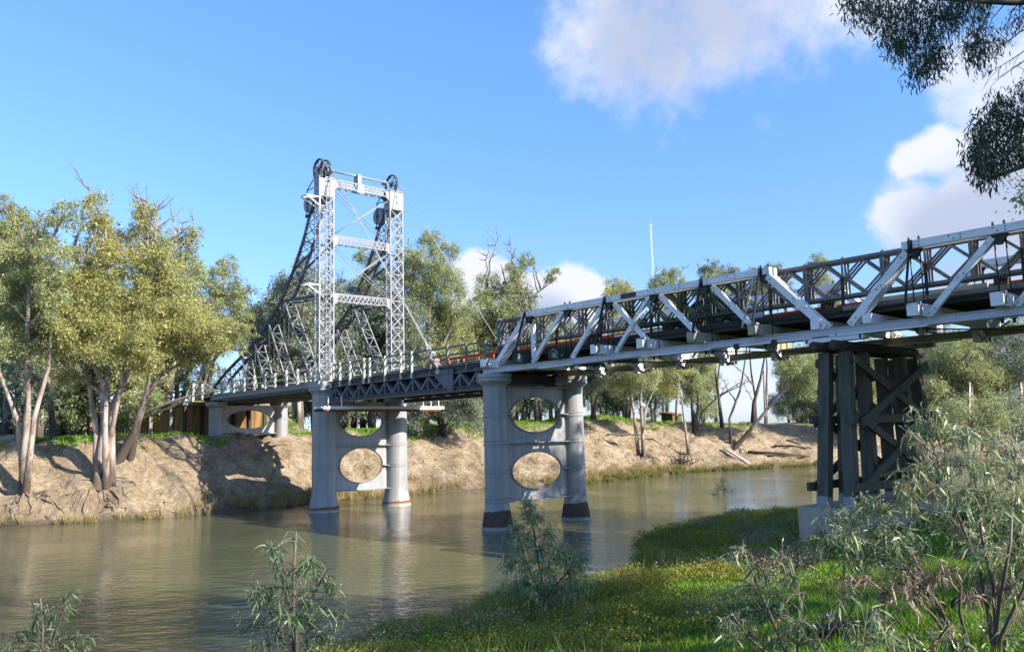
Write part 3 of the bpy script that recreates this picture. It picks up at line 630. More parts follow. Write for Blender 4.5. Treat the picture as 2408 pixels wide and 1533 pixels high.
for x in np.arange(X0+.7, X1, 1.51): a.box(x-.1, x+.1, -.1, 6.1, 7.75, 8.35)
a.build('cross_girder', M['dark_steel'], BS)
a = MB()
for x in np.arange(X0+.7, X1-1.6, 1.51): a.bar((x, .1, 7.7), (x+1.51, 5.9, 7.7), .08, .06, (0, 0, 1))
a.build('wind_bracing', M['dark_steel'], BS)
a = MB()
for y in np.arange(.8, 5.6, .85): a.box(X0, X1+.3, y-.1, y+.1, 8.36, 8.76)
a.build('stringer', M['deck'], BS)
rnd = random.Random(4); a = MB()
for x in np.arange(X0-.2, .2, .245): a.box(x, x+.228, -.22+rnd.uniform(-.05, .05), 6.22+rnd.uniform(-.05, .05), 8.765, 8.87)
a.build('deck_planks', M['deck'], BS)
for y in (-.05, 5.87):
    for x in np.arange(X0, .1, 2.9): a = MB(); a.box(x, min(x+2.86, .3), y, y+.18, 8.87, 9.06); a.build('kerb_beam', M['grey_wood'], BS)
for y, xs in ((-.2, (-16.9, -15.7, -14.44, -12.7, -12.04, -10.26, -8.5, -7.36, -5.5, -3.83, -2.1, -.45)), (6.2, (-16.9, -14.9, -12.9, -10.9, -8.9, -6.9, -4.9, -2.9, -.9))):
    for k, x in enumerate(xs):
        a = MB(); w2 = .085 if x in (-12.7, -14.44, -12.04) else .06; a.box(x-w2, x+w2, y-.06, y+.06, 8.45, 10.12-(.03*(k % 3)))
        a.build('railing_post', M['cream_wood'] if x < -6 else M['grey_wood'], BS)
    for z in (10.0, 9.55):
        a = MB(); a.bar((-17.1, y+(.085 if y < 3 else -.085), z), (.3, y+(.085 if y < 3 else -.085), z), .05, .11); a.build('rail', M['grey_wood'], BS)
a = MB(); a.bar((-12.9, 5.45, 10.12), (12.5, 5.45, 10.22), .09, .17); a.build('guard_rail', M['orange'], BS)
for x in np.arange(-12.6, .3, 1.55): a = MB(); a.box(x-.07, x+.07, 5.50, 5.62, 8.86, 10.12); a.build('guard_post', M['orange'], BS)

for y, lab in ((-.05, 'pair of steel lifting cables running down from the near tower wheel to the girder'), (6.05, 'single steel lifting cable running down from the far tower wheel to the deck')):
    c = MB(); zt = 24.95
    for k in ((-.04, .04) if y < 3 else (0,)): c.tube([(XA-.05, y*.3+.3+k if y < 3 else y, zt), (-6.2, y+k, 10.62)], .024, 6)
    o = c.build('lifting_cable', M['cable']); tag(o, lab, 'cable', 'lifting cables')
    c = MB()
    for k in (-.22, -.08, .08, .22): c.tube([(-6.2, y, 10.62), (-5.6, y+k, 9.9), (-5.2, y+k, 9.4), (-4.75, y+k*.25, 8.72)], .028, 6)
    c.box(-5.68, -5.52, y-.28, y+.28, 9.84, 9.9); c.box(-5.28, -5.12, y-.28, y+.28, 9.36, 9.42); c.disc((-4.7, y, 8.65), (0, 1, 0), .16, .5, 14); c.build('cable_shackle', M['cable'], o)

WP = thing('work_platform', 'narrow white edged maintenance walkway slung crosswise below the lifting span', 'walkway', (-15.6, 3, 6.95))
a = MB()
for i in range(4): a.box(-16.1+i*.26, -15.87+i*.26, -1.9, 7.9, 6.93, 6.985)
a.build('platform_boards', M['grey_wood'], WP)
a = MB(); a.box(-15.04, -14.98, -1.9, 8.1, 6.9, 7.1); a.box(-16.2, -16.14, -1.9, 8.1, 6.9, 7.1); a.build('toe_board', M['white'], WP)
a = MB(); a.box(-15.06, -14.96, -1.9, 7.8, 6.78, 6.895); a.box(-16.2, -16.1, -1.9, 7.8, 6.78, 6.895); a.build('bearer', M['rust'], WP)
for y in (-1.5, -.5, 6.2, 6.9, 7.6):
    a = MB(); a.box(-15.03, -14.97, y-.025, y+.025, 7.1, 7.75); a.build('handrail_post', M['white'], WP)
for y in (.8, 5.2): a = MB(); a.tube([(-15.6, y, 6.95), (-15.6, y, 7.7)], .02, 6); a.tube([(-16.0, y, 6.95), (-16.0, y, 7.7)], .02, 6); a.build('hanger', M['dark_steel'], WP)

# ------------------------------------------------------------------ timber truss spans
def truss_span(root, xs, full, x_end0, x_end1, y, near, cols, principals, diags):
    """one truss of a span at lateral y; every member a mesh of its own"""
    o = -1 if near else 1
    bc = MB()
    for k in (-.2, .2): bc.ibeam((x_end0, y+k, 8.38), (x_end1, y+k, 8.38), .15, .28, .028)
    for x in np.arange(x_end0+3.9, x_end1, 5.6): bc.box(x-.28, x+.28, y+o*.225-.012, y+o*.225+.012, 8.27, 8.49)
    bo = bc.build('bottom_chord', M['chord'] if near else M['olive'], root)
    rnd = random.Random(int(x_end0*10)+int(y)); x = x_end0+.05
    while x < x_end1:
        L = rnd.uniform(1.8, 4.2)
        if rnd.random() < .75: pl = MB(); pl.box(x, min(x+L, x_end1), y-.3, y+.3, 8.195, 8.238); pl.build('soffit_plank', M['white_wood'], bo)
        x += L+rnd.uniform(.1, 1.2)
    tcx0, tcx1 = xs[0]-.3, (xs[-1]+.4 if full else x_end1)
    for k in (-.19, .19):
        x = tcx0
        for nx_ in [v+.7 for v in xs[1:-1:2]]+[tcx1]:
            t = MB(); t.box(x+.004, nx_-.004, y+k-.1, y+k+.1, 10.95, 11.22); t.build('top_chord', M['white_wood'], root); x = nx_
    for xa, za, xb, zb, wdt in principals+diags:
        for k in ((-.17, .17) if wdt > .25 else (-.1 if (xb-xa)*(zb-za) > 0 else .06,)):
            t = MB(); t.bar((xa, y+k, za), (xb, y+k, zb), .15 if wdt > .25 else .16, wdt); t.build('diagonal_strut', M['white_wood'], root)
    for xa, za, xb, zb, wdt in principals:                                # packing between the twin struts
        t = MB(); d = (Vector((xb, y, zb))-Vector((xa, y, za))); p = Vector((xa, y, za)); t.bar(p+d*.42, p+d*.58, .19, wdt*.8); t.build('packing_block', M['white_wood'], root)
    bl = MB()
    for x in list(xs)+[v+1.35 for v in xs[:-1]]:
        for dx, dz in ((-.07, .07), (.07, -.05), (.3, .06), (.3, -.06)): bl.disc((x+dx, y+o*.3, 11.08+dz), (0, 1, 0), .022, .03, 8)
    for xa, za, xb, zb, wdt in principals+diags:
        for t_ in (.04, .1, .5, .55, .93): 
            yy = y+o*(.262 if wdt > .25 else .19); bl.disc((xa+(xb-xa)*t_+(.04 if t_ in (.1, .55) else -.03), yy, za+(zb-za)*t_), (0, 1, 0), .022, .03, 8)
    bl.build('bolt_heads', M['dark_steel'], root)
    for i, x in enumerate(xs):
        kn = MB(); kn.prism([(x-.3, y-.08, 10.95), (x+.3, y-.08, 10.95), (x+.08, y-.08, 10.62), (x-.08, y-.08, 10.62)], (0, .16, 0)); kn.build('node_casting', M['black_iron'], root)
        hr = MB()
        for dx in (-.14, .2): hr.tube([(x+dx, y, 8.5), (x+dx, y, 11.4)], .026, 6); hr.box(x+dx-.07, x+dx+.07, y-.07, y+.07, 11.22, 11.25); hr.disc((x+dx, y, 11.33), (0, 0, 1), .042, .09, 8)
        for dx in (-.14, .2): hr.disc((x+dx, y, 8.12), (0, 0, 1), .05, .14, 8); hr.box(x+dx-.1, x+dx+.1, y-.12, y+.12, 8.17, 8.194)
        hr.build('hanger_rod', M['black_iron'], root)
        if i % 2 == 0 or i == len(xs)-1:
            sb = MB(); sb.bar((x, y+o*.3, 11.2), (x-.03, y+o*1.05, 8.9), .05, .11, (1, 0, 0)); sb.bar((x, y+o*.295, 10.9), (x, y+o*.295, 11.24), .03, .16, (0, 1, 0)); sb.build('sway_brace', M['black_iron'], root)
NX1 = [2.85, 5.62, 8.36, 11.0, 13.78, 16.6]
SP1 = thing('timber_truss_span', 'white painted timber truss span between the river pier and the dark trestle', 'bridge span', (9.7, 3, 8.2), 'timber truss spans')
pr1 = [(.28, 8.56, 2.68, 10.88, .27), (19.1, 8.56, 16.85, 10.88, .27)]
dg1 = [(3.17, 8.56, 5.42, 10.9, .21), (5.95, 8.56, 8.16, 10.9, .21), (10.62, 8.85, 8.62, 10.93, .21), (8.76, 8.56, 10.84, 10.9, .17), (13.3, 8.9, 11.35, 10.9, .22), (16.0, 8.9, 14.1, 10.9, .22)]
for y, near in ((0., True), (6., False)): truss_span(SP1, NX1, True, -.68, 19.5, y, near, None, pr1, dg1)
a = MB(); a.box(9.35, 10.25, -.302, -.287, 10.97, 11.2); a.build('black_panel', M['black_iron'], SP1)
a = MB(); a.box(3.06, 3.26, -.09, .09, 8.8, 10.55); a.build('white_post', M['white_wood'], SP1)
a = MB()
for i in range(16): t = i/16; a.tube([(16.35-.7*t-.0, -.34, 10.9-1.95*t), (16.35-.7*(t+1/16), -.34-.03*math.sin(i*1.6), 10.9-1.95*(t+1/16))], .035 if i % 2 else .05, 6, False)
a.build('rope_tie', M['cream_wood'], SP1)
NX2 = [22.45, 25.15, 27.85, 30.6, 33.3, 36.0]
SP2 = thing('timber_truss_span', 'white timber truss span running out of view past the dark trestle', 'bridge span', (29, 3, 8.2), 'timber truss spans')
pr2 = [(20.05, 8.56, 22.28, 10.85, .27), (38.6, 8.56, 36.3, 10.88, .27)]
dg2 = [(22.78, 8.56, 25.0, 10.86, .21), (25.5, 8.56, 27.7, 10.86, .21), (28.2, 8.56, 30.4, 10.86, .2), (32.8, 8.9, 30.9, 10.9, .22), (35.5, 8.9, 33.6, 10.9, .22)]
for y, near in ((0., True), (6., False)): truss_span(SP2, NX2, True, 19.52, 39.0, y, near, None, pr2, dg2)
def xgirder(root, x, mm, yl=-.95, yr=6.95, w_=.17, z0=8.53, z1=8.96):
    a = MB(); a.box(x-w_, x+w_, yl, yr, z0, z1); o = a.build('cross_girder', mm, root)
    a = MB(); a.box(x+w_-.05, x+w_+.07, yl-.02, yl+.18, z1-.03, z1+.03); a.box(x+w_+.002, x+w_+.02, yl+.1, yl+.3, z0+.02, z1-.01); a.build('girder_strap', M['tower'], o)
gp_ = paint('cream_green_end', (.38, .42, .30), .6)
for x, mm in ((.15, 'white_wood'), (2.72, 'green_wood'), (5.3, 'green_wood'), (8.1, 'white_wood'), (10.85, 'white_wood'), (13.55, 'olive'), (16.45, 'olive')): xgirder(SP1, x, M[mm])
for x, mm in ((22.6, 'white_wood'), (25.2, 'white_wood'), (27.9, 'white_wood'), (30.6, 'white_wood'), (33.3, 'white_wood'), (36, 'white_wood')): xgirder(SP2, x, M[mm], w_=.19)
for r_, x in ((SP1, 18.75), (SP2, 20.75)): 
    a = MB(); a.box(x-.16, x+.16, -.34, 6.34, 8.53, 8.88); a.build('end_girder', M['white_wood'], r_)
for r_, xa, xb in ((SP1, -.4, 19.5), (SP2, 19.52, 39)):
    a = MB()
    for y in np.arange(.55, 5.6, .7): a.box(xa, xb, y-.11, y+.11, 8.97, 9.13)
    a.build('stringer', M['deck'], r_)
    a = MB()
    for x in np.arange(xa, xb-.2, .245): a.box(x, x+.23, .38, 5.62, 9.135, 9.2)
    a.build('deck_planks', M['deck'], r_)
    for y in (.42, 5.38):
        for x in np.arange(xa, xb-.1, 3.1): a = MB(); a.box(x, min(x+3.07, xb), y, y+.2, 9.205, 9.36); a.build('kerb_beam', M['grey_wood'] if r_ is SP2 else M['deck'], r_)
    a = MB(); pts = NX1 if r_ is SP1 else NX2
    for x in pts[::2]: a.bar((x, .2, 8.17), (x+2.7, 5.8, 8.17), .05, .05, (0, 0, 1)); a.bar((x+2.7, .2, 8.11), (x, 5.8, 8.11), .05, .05, (0, 0, 1))
    a.build('wind_bracing', M['dark_steel'], r_)
    for x in pts: a = MB(); a.box(x-.12, x+.12, 5.1, 5.6, 7.98, 8.5); a.bar((x+.2, 4.2, 8.5), (x+.2, 5.75, 8.05), .12, .14); a.build('underside_bracket', M['white_wood'], r_)
a = MB()
for (x, z) in ((15.3, 8.2), (17.0, 8.2)): a.disc((x, -.27, z), (0, 1, 0), .13, .12, 16); a.bar((x, -.3, z-.35), (x, -.3, z), .05, .05)
a.build('guide_roller', M['brown_band'], SP1)

# bailey panels stiffening the deck of the timber spans
def bailey_panel(x, y, green):
    a = MB(); L, z0, z1 = 3.05, 9.78, 11.16
    for z in (z0, z1):
        for k in (-.055, .055): a.box(x+.006, x+L-.006, y+k-.028, y+k+.028, z-.055, z+.055)
    for u_ in (.045, L/2, L-.045): a.box(x+u_-.035, x+u_+.035, y-.025, y+.025, z0+.05, z1-.05)
    zm = (z0+z1)/2
    for u_ in (0, L/2):
        for (p, q_) in (((u_+.05, zm), (u_+L/4, z1-.05)), ((u_+L/4, z1-.05), (u_+L/2-.05, zm)), ((u_+L/2-.05, zm), (u_+L/4, z0+.05)), ((u_+L/4, z0+.05), (u_+.05, zm))): a.bar((x+p[0], y, p[1]), (x+q_[0], y, q_[1]), .05, .07)
    for u_ in (0, L/2, L): a.box(x+max(u_-.09, .01), x+min(u_+.09, L-.01), y-.031, y+.031, zm-.09, zm+.09)
    return a
def bailey(name_lab, ys, col):
    root = thing('bailey_truss', name_lab, 'truss', (14, ys[0], 9.72))
    for y in ys:
        for i in range(11):
            x = -.35+i*3.05; bailey_panel(x, y, 0).build('truss_panel', M['bailey_green'] if i in (3, 4) else M['bailey'], root)
    for i in range(23):
        x = -.3+i*1.525; a = MB(); a.box(x-.03, x+.03, ys[0]-.08, ys[-1]+.08, 11.212, 11.26); a.tube([(x+.02, ys[0], 11.3), (x+.02, ys[0], 11.2)], .03, 5); a.build('bracing_frame', M['rust'], root)
    a = MB(); a.box(-.42, -.3, ys[0]-.1, ys[-1]+.1, 9.2, 11.3); a.build('end_post', M['bailey'], root)
    for x in (.4, 6.5, 12.6, 18.7, 24.8): a = MB(); a.box(x-.1, x+.1, ys[0]-.2, ys[-1]+.2, 9.21, 9.72); a.build('seat_block', M['deck'], root)
    for x in np.arange(1.2, 31, 3.05):                                     # inclined raker posts outside
        a = MB(); a.bar((x, ys[0]-(.18 if ys[0] < 3 else -.5), 9.0), (x, ys[0]-(.12 if ys[0] < 3 else -.4), 10.5), .1, .08); a.build('raker', M['deck'], root)
bailey('triple lattice panel truss standing on the deck just inside the near timber truss', (.72, .98, 1.24), 0)
gr_ = thing('deck_guard_rail', 'red and white painted guard rail along the far side of the timber deck', 'guard rail', (16, 4.5, 9.2))
for x in np.arange(.8, 34, 4.0):
    a = MB(); a.bar((x, 4.5, 9.95), (x+3.96, 4.5, 9.96), .07, .2); a.build('rail', M['orange'] if int(x/4) % 2 == 0 or x > 8 else M['white'], gr_)
for x in np.arange(1, 34, 2.0): a = MB(); a.box(x-.06, x+.06, 4.55, 4.67, 9.2, 9.93); a.build('post', M['rust'], gr_)
a = MB(); a.bar((19.8, 1.52, 9.55), (24.2, 1.52, 9.55), .05, .24); a.build('deck_barrier', M['white']); tag(bpy.data.objects['deck_barrier'], 'short white barrier board low on the deck above the trestle', 'barrier')

# car crossing the bridge
CR = thing('car', 'dark blue car crossing the bridge behind the white truss', 'car', (12.0, 3.0, 9.2))
prof = [(-2.2, .30), (-2.25, .62), (-2.1, .82), (-1.15, .95), (-.45, 1.42), (.2, 1.52), (1.3, 1.5), (2.0, 1.02), (2.18, .9), (2.22, .35)]
a = MB(); nW = len(prof); sec = []
for yy, ins in ((-.86, 1.0), (-.80, 1.02), (.80, 1.02), (.86, 1.0)): sec.append([(12.0-px_*ins if False else 12.0+px_, 3.0+(yy*(1 if pz < .95 else .84)), 9.2+pz*1.1*(1 if abs(yy) < .85 else .985)) for px_, pz in prof])
a._add([p for s_ in sec for p in s_], [(i*nW+j, i*nW+(j+1) % nW, (i+1)*nW+(j+1) % nW, (i+1)*nW+j) for i in range(3) for j in range(nW)]+[list(range(nW-1, -1, -1)), list(range(3*nW, 4*nW))])
a.build('body', M['car'], CR)
for s_ in (-1, 1):
    a = MB(); yy = 3.0+s_*.745
    a.prism([(11.15, yy, 10.31), (11.7, yy-.0, 10.73), (12.2, yy, 10.79), (12.2, yy, 10.31)], (0, s_*.05, 0)); a.prism([(12.28, yy, 10.31), (12.28, yy, 10.79), (13.2, yy, 10.76), (13.75, yy, 10.35)], (0, s_*.05, 0)); a.build('side_window', M['glass'], CR)
for x in (10.65, 13.35):
    for yy in (2.2, 3.8): a = MB(); a.disc((x, yy, 9.52), (0, 1, 0), .32, .2, 20); o = a.build('wheel', M['rubber'], CR); b_ = MB(); b_.disc((x, yy, 9.52), (0, 1, 0), .19, .22, 14); b_.build('rim', M['steel'], o)
for yy in (2.35, 3.65): a = MB(); a.box(9.74, 9.8, yy-.2, yy+.2, 9.86, 10.00); a.build('headlight', M['white'], CR)

# ------------------------------------------------------------------ timber trestle
TR = thing('timber_trestle', 'dark blue green timber trestle pier on a concrete plinth by the near bank', 'trestle', (19.3, 3, 1.0))
a = MB(); y0, y1, xa, xb, c = -1.05, 7.1, 17.75, 20.75, .35
a.prism([(xa+c, y0, -.2), (xb-c, y0, -.2), (xb, y0+c, -.2), (xb, y1-c, -.2), (xb-c, y1, -.2), (xa+c, y1, -.2), (xa, y1-c, -.2), (xa, y0+c, -.2)], (0, 0, 2.2)); a.build('concrete_plinth', M['concrete'], TR)
for x in (18.92, 19.68):
    for yt, yb in ((.05, -.62), (1.35, 1.05), (3, 3), (4.65, 4.95), (5.95, 6.6)):
        if yt == 3 and x > 19: continue
        a = MB(); a.bar((x, yt, 7.62), (x+(x-19.3)*.35, yb, 2.05), .42, .38, (1, 0, 0)); p = a.build('post', M['bent_wood'] if yt != 3 else M['grey_wood'], TR)
        s_ = MB(); x2 = x+(x-19.3)*.33; s_.box(x2-.21, x2+.21, yb-.2, yb+.2, 2.0, 2.42); s_.build('steel_shoe', M['steel'], p)
    a = MB(); a.tube([(x, -.85, 7.83), (x, 6.85, 7.83)], .19, 16); a.build('cap_log', M['deck'], TR)
    a = MB(); a.disc((x, -.862, 7.83), (0, 1, 0), .10, .02, 16); a.disc((x, -.868, 7.83), (0, 1, 0), .04, .02, 10); a.build('log_end_ring', M['brown_band'], TR)
for x, s_ in ((18.66, -1), (19.94, 1)):
    for z in (5.15, 2.75): a = MB(); e = .1 if z > 4 else .25; a.box(x+s_*e-.07, x+s_*e+.07, -.75-(5.2-z)*.1, 6.75+(5.2-z)*.1, z-.15, z+.15); a.build('waler', M['bent_wood'], TR)
    for (ya, za, yb, zb) in ((.0, 7.3, 6.2, 5.0), (6.0, 7.3, -.2, 5.0), (-.2, 5.3, 6.5, 2.7), (6.2, 5.3, -.5, 2.7)):
        k = s_*(.12 if ya < 3 else .27); a = MB(); a.bar((x+k, ya, za), (x+k, yb, zb), .1, .3, (1, 0, 0)); a.build('cross_brace', M['bent_wood'], TR)
for y in (0, 6):
    a = MB(); a.box(18.3, 20.45, y-.24, y+.24, 8.02, 8.19); a.disc((20.45, y, 8.105), (0, 1, 0), .084, .48, 16); a.disc((18.3, y, 8.105), (0, 1, 0), .084, .48, 16); a.build('corbel', M['white_wood'] if y == 0 else M['olive'], TR)

# ------------------------------------------------------------------ vegetation builders
def rhombs(P, D, L, Wd, rs):
    """leaf quads: base P, long axis D, length L, width Wd"""
    n = len(P); side = unit(np.cross(D, rs.normal(size=(n, 3)))); nrm = np.cross(side, D)
    mid = P+D*(L*.45)[:, None]+nrm*(L*rs.uniform(-.1, .1, n))[:, None]
    return np.stack([P, mid+side*(Wd/2)[:, None], P+D*L[:, None], mid-side*(Wd/2)[:, None]], 1)
def droop(n, rs, k=1.0, out=None):
    d = rs.normal(size=(n, 3)); d[:, 2] = d[:, 2]*.6-k
    if out is not None: d += out*.6
    return unit(d)
def bez(a, b, c, n=6):
    a, b, c = Vector(a), Vector(b), Vector(c); return [a*(1-t)**2+b*2*t*(1-t)+c*t*t for t in [i/(n-1) for i in range(n)]]
def wobble(pts, amt, rnd):
    return [pts[0]]+[p+Vector((rnd.uniform(-1, 1), rnd.uniform(-1, 1), rnd.uniform(-.4, .4)))*amt for p in pts[1:-1]]+[pts[-1]]
def along(pts, t):
    i = min(int(t*(len(pts)-1)), len(pts)-2); f = t*(len(pts)-1)-i; return pts[i].lerp(pts[i+1], f)
def gum_tree(label, group, base, stems, blobs, leafm, barkm, seed, bare=(), dens=1.0, leafL=.30, name='gum_tree', roots=(), clumps=11, depthk=1.0):
    """stems: [(points, butt radius, top radius)]; blobs: [(centre, radius)]; bare: dead branch tips; everything in world metres"""
    rnd = random.Random(seed); rs = np.random.RandomState(seed); base = Vector(base)
    T_ = thing(name, label, 'tree', base, group); T_['group'] = group
    tr = MB(); tw = MB(); sk = []
    for pts, r0, r1 in stems:
        pts = [Vector(p) for p in pts]
        if len(pts) == 2: pts = bez(pts[0], pts[0].lerp(pts[1], .5)+Vector((rnd.uniform(-.3, .3), rnd.uniform(-.3, .3), .3)), pts[1], 8)
        pts = wobble(pts, .05+r0*.3, rnd); n = len(pts)
        rad = [r1+(r0-r1)*(1-i/(n-1))**1.15*(1.0) for i in range(n)]; rad[0] *= 1.25
        tr.tube(pts, rad, 9, False); sk.append((pts, r0, r1))
    leafL *= .72; P = []; Dd = []
    def nearest(c):
        best = None
        for pts, r0, r1 in sk:
            top = pts[-1]; hgt_ = c.z-pts[0].z; tt = max(.3, min(.97, (c.z-pts[0].z)/max(.1, top.z-pts[0].z)*.8-.06))
            p = along(pts, tt); d = (p-c).length+max(0, p.z-c.z)*2
            if best is None or d < best[0]: best = (d, p, r1+(r0-r1)*(1-tt))
        return best[1], best[2]
    for c, r in blobs:
        r *= 1.3; c = Vector(c); s, sr = nearest(c); d = (c-s).length
        mid = s.lerp(c, .45)+Vector((rnd.uniform(-.1, .1)*d, rnd.uniform(-.1, .1)*d, d*.16)); limb = wobble(bez(s, mid, c, 7), d*.035, rnd)
        lr = max(.05, min(sr*.62, .05+.028*d+.018*r)); tr.tube(limb, [lr+(lr*.28-lr)*i/6 for i in range(7)], 6, False)
        nc = max(6, int(clumps*1.55*min(1.7, .5+r/2.2)))
        for _ in range(nc):
            while True:
                o = Vector((rnd.uniform(-1, 1), rnd.uniform(-1, 1)*depthk, rnd.uniform(-1, 1)))
                if .25 < o.length <= 1.0: break
            cc_ = c+o*r*.82; st = along(limb, rnd.uniform(.55, 1)); dd = (cc_-st).length
            br = bez(st, st.lerp(cc_, .5)+Vector((rnd.uniform(-.2, .2)*dd, rnd.uniform(-.2, .2)*dd, dd*.18)), cc_, 4); tr.tube(br, [lr*.34, lr*.26, lr*.18, .012], 4, False)
            cr = r*rnd.uniform(.2, .42); k = max(14, int(dens*12.5*(cr/leafL)**2))
            q = unit(rs.normal(size=(k, 3)))*(rs.uniform(0, 1, (k, 1))**.5)*np.array([cr*rnd.uniform(.8, 1.3), cr*rnd.uniform(.8, 1.3), cr*rnd.uniform(.6, 1.2)])*(1+rs.normal(0, .22, (k, 1))); q[:, 2] -= (np.hypot(q[:, 0], q[:, 1])**2)/cr*.45
            P.append(q+np.array(cc_)); Dd.append(droop(k, rs, .85, q/cr*.5))
    for tip in bare:                                                      # dead twigs standing out of the crown
        tip = Vector(tip); s, sr = nearest(tip-Vector((0, 0, (tip.z-base.z)*.18))); d = (tip-s).length
        l = wobble(bez(s, s.lerp(tip, .55)+Vector((rnd.uniform(-.15, .15)*d, rnd.uniform(-.15, .15)*d, .05*d)), tip, 8), d*.03, rnd); r0 = .035+.016*d
        tw.tube(l, [r0*(1-i/8)+.012 for i in range(8)], 5, False)
        for _ in range(9):
            a_ = along(l, rnd.uniform(.35, .98)); e = a_+Vector((rnd.uniform(-1, 1), rnd.uniform(-1, 1), rnd.uniform(.1, 1.1)))*d*rnd.uniform(.1, .24)
            l2 = wobble(bez(a_, a_.lerp(e, .5)+Vector((0, 0, -.04*d)), e, 5), d*.012, rnd); tw.tube(l2, [r0*.35*(1-i/5)+.008 for i in range(5)], 4, False)
            for _ in range(3):
                b_ = along(l2, rnd.uniform(.3, .9)); tw.tube([b_, b_+Vector((rnd.uniform(-1, 1), rnd.uniform(-1, 1), rnd.uniform(0, 1)))*d*.07], [.012, .006], 4, False)
    tr.build('trunk', barkm, T_)
    if tw.v: tw.build('dead_branches', M['twig'], T_)
    for rt_ in roots:
        r_ = MB(); pts = [Vector((x, y, hz(x, y)+dz)) for x, y, dz in rt_]; n = len(pts); r_.tube(wobble(pts, .05, rnd), [.058*(1-i/n)+.016 for i in range(n)], 6, False); r_.build('root', M['root'], T_)
    if P:
        P = np.concatenate(P); Dd = np.concatenate(Dd); n = len(P); L = leafL*np.clip(rs.lognormal(0, .38, n), .45, 2.2)
        me = quads_mesh('crown', rhombs(P-np.array(base), Dd, L, L*rs.uniform(.24, .42, n), rs)); link_mesh('crown', me, leafm, T_)
    return T_
GRP_FAR = 'gum trees on the far bank'
def bank_tree(label, bx, by, X, stems, blobs, leafm='leaf_olive', barkm='bark', seed=1, bare=(), dens=1.0, leafL=.3, group=GRP_FAR, roots=(), name='gum_tree', bd=0.0, sink=.25, clumps=11):
    """a tree whose trunk stands at distance X across the river; stems and crown masses are given by where they appear and pushed to the tree's own depth"""
    p = at_x(bx, by, X); base = Vector((p.x, p.y, hz(p.x, p.y))); dp = depth(base); rnd = random.Random(seed+77)
    B = base-Vector((0, 0, sink)); sc_ = dp/1970
    st = []
    for pts, r0, r1 in stems:
        st.append(([B+Vector((rnd.uniform(-.5, .5), rnd.uniform(-.5, .5), 0))]+[at_depth(x, y, dp+rnd.uniform(-1.2, 1.2)) for x, y in pts], r0, r1))
    bl = [(at_depth(x, y, dp+rnd.uniform(-1.2, 1.4)*r*sc_+bd), r*sc_) for x, y, r in blobs]
    return gum_tree(label, group, base, st, bl, M[leafm], M[barkm], seed, [at_depth(x, y, dp+rnd.uniform(-1, 1)) for x, y in bare], dens, leafL, name=name, roots=roots, clumps=clumps)

# ------------------------------------------------------------------ trees on the far bank, left of the bridge
def roots_from(bx, by, X, n, seed, spread=3.2):
    p = at_x(bx, by, X); rnd = random.Random(seed); o = []
    for i in range(n):
        a = R(-75+150*i/(n-1))+rnd.uniform(-.2, .2); L = rnd.uniform(.5, 1.1)*spread; o.append([(p.x+math.cos(a)*L*t-.1+rnd.uniform(-.12, .12), p.y+math.sin(a)*L*t*(1.2-.5*t)+rnd.uniform(-.15, .15), .05+.09*math.sin(t*9+i)-.08*t) for t in (0, .1, .2, .32, .44, .56, .68, .8, .9, 1)])
    return o
bank_tree('big multi-stemmed gum with exposed roots and yellow green crown left of the abutment', 240, 1108, -28.8,
    [([(226, 1010), (208, 900), (190, 780), (206, 560)], .24, .05), ([(250, 1000), (252, 850), (262, 700), (245, 520)], .22, .045), ([(264, 1000), (288, 890), (318, 740), (332, 560)], .22, .045), ([(246, 1010), (240, 900), (180, 780), (160, 700)], .3, .07), ([(256, 960), (300, 880), (352, 790), (400, 690)], .28, .07)],
    [(232, 490, 36), (335, 500, 38), (250, 560, 46), (205, 610, 48), (300, 590, 52), (345, 640, 55), (390, 600, 40), (170, 660, 50), (235, 680, 60), (290, 710, 60), (360, 720, 55), (190, 750, 58), (250, 770, 62), (140, 720, 48), (310, 790, 58), (155, 800, 40), (420, 655, 38), (375, 790, 46), (150, 880, 38), (345, 850, 36), (110, 780, 40), (225, 640, 40), (400, 730, 40), (370, 690, 40)],
    'leaf_yellow', 'bark', 11, [(210, 432), (345, 440), (320, 450), (440, 535), (372, 470)], leafL=.215, dens=1.2, roots=roots_from(240, 1108, -28.8, 17, 3, 4.6))
bank_tree('tall pale multi-stemmed gum at the left edge with hanging olive foliage', 62, 1075, -29.8,
    [([(40, 990), (5, 880), (-30, 760)], .2, .06), ([(64, 950), (62, 800), (70, 640), (90, 540)], .24, .05), ([(84, 980), (112, 870), (122, 730), (140, 560)], .2, .05)],
    [(30, 520, 42), (85, 545, 46), (150, 505, 36), (60, 600, 52), (120, 610, 48), (10, 640, 50), (80, 690, 55), (20, 730, 55), (125, 700, 40), (70, 780, 50), (-20, 560, 50), (-30, 680, 50), (-30, 850, 44), (100, 830, 30), (130, 760, 38), (20, 800, 44), (5, 480, 26)],
    'leaf_olive', 'bark', 12, [(155, 470), (20, 480), (120, 500)], leafL=.215, dens=1.2, roots=roots_from(62, 1075, -29.8, 13, 5, 4.0))
bank_tree('leaning grey trunked gum beside the big multi-stemmed tree, by the abutment', 292, 1072, -30.2,
    [([(318, 1010), (345, 930), (392, 868), (440, 800)], .34, .10), ([(330, 980), (350, 900), (360, 830)], .22, .08)],
    [(430, 745, 50), (480, 780, 52), (515, 795, 38), (450, 815, 42), (400, 800, 44), (490, 830, 24), (545, 770, 28), (360, 850, 32), (585, 775, 18), (575, 820, 12)],
    'leaf_yellow', 'bark_grey', 13, [(540, 915), (470, 690)], leafL=.215, dens=1.2)
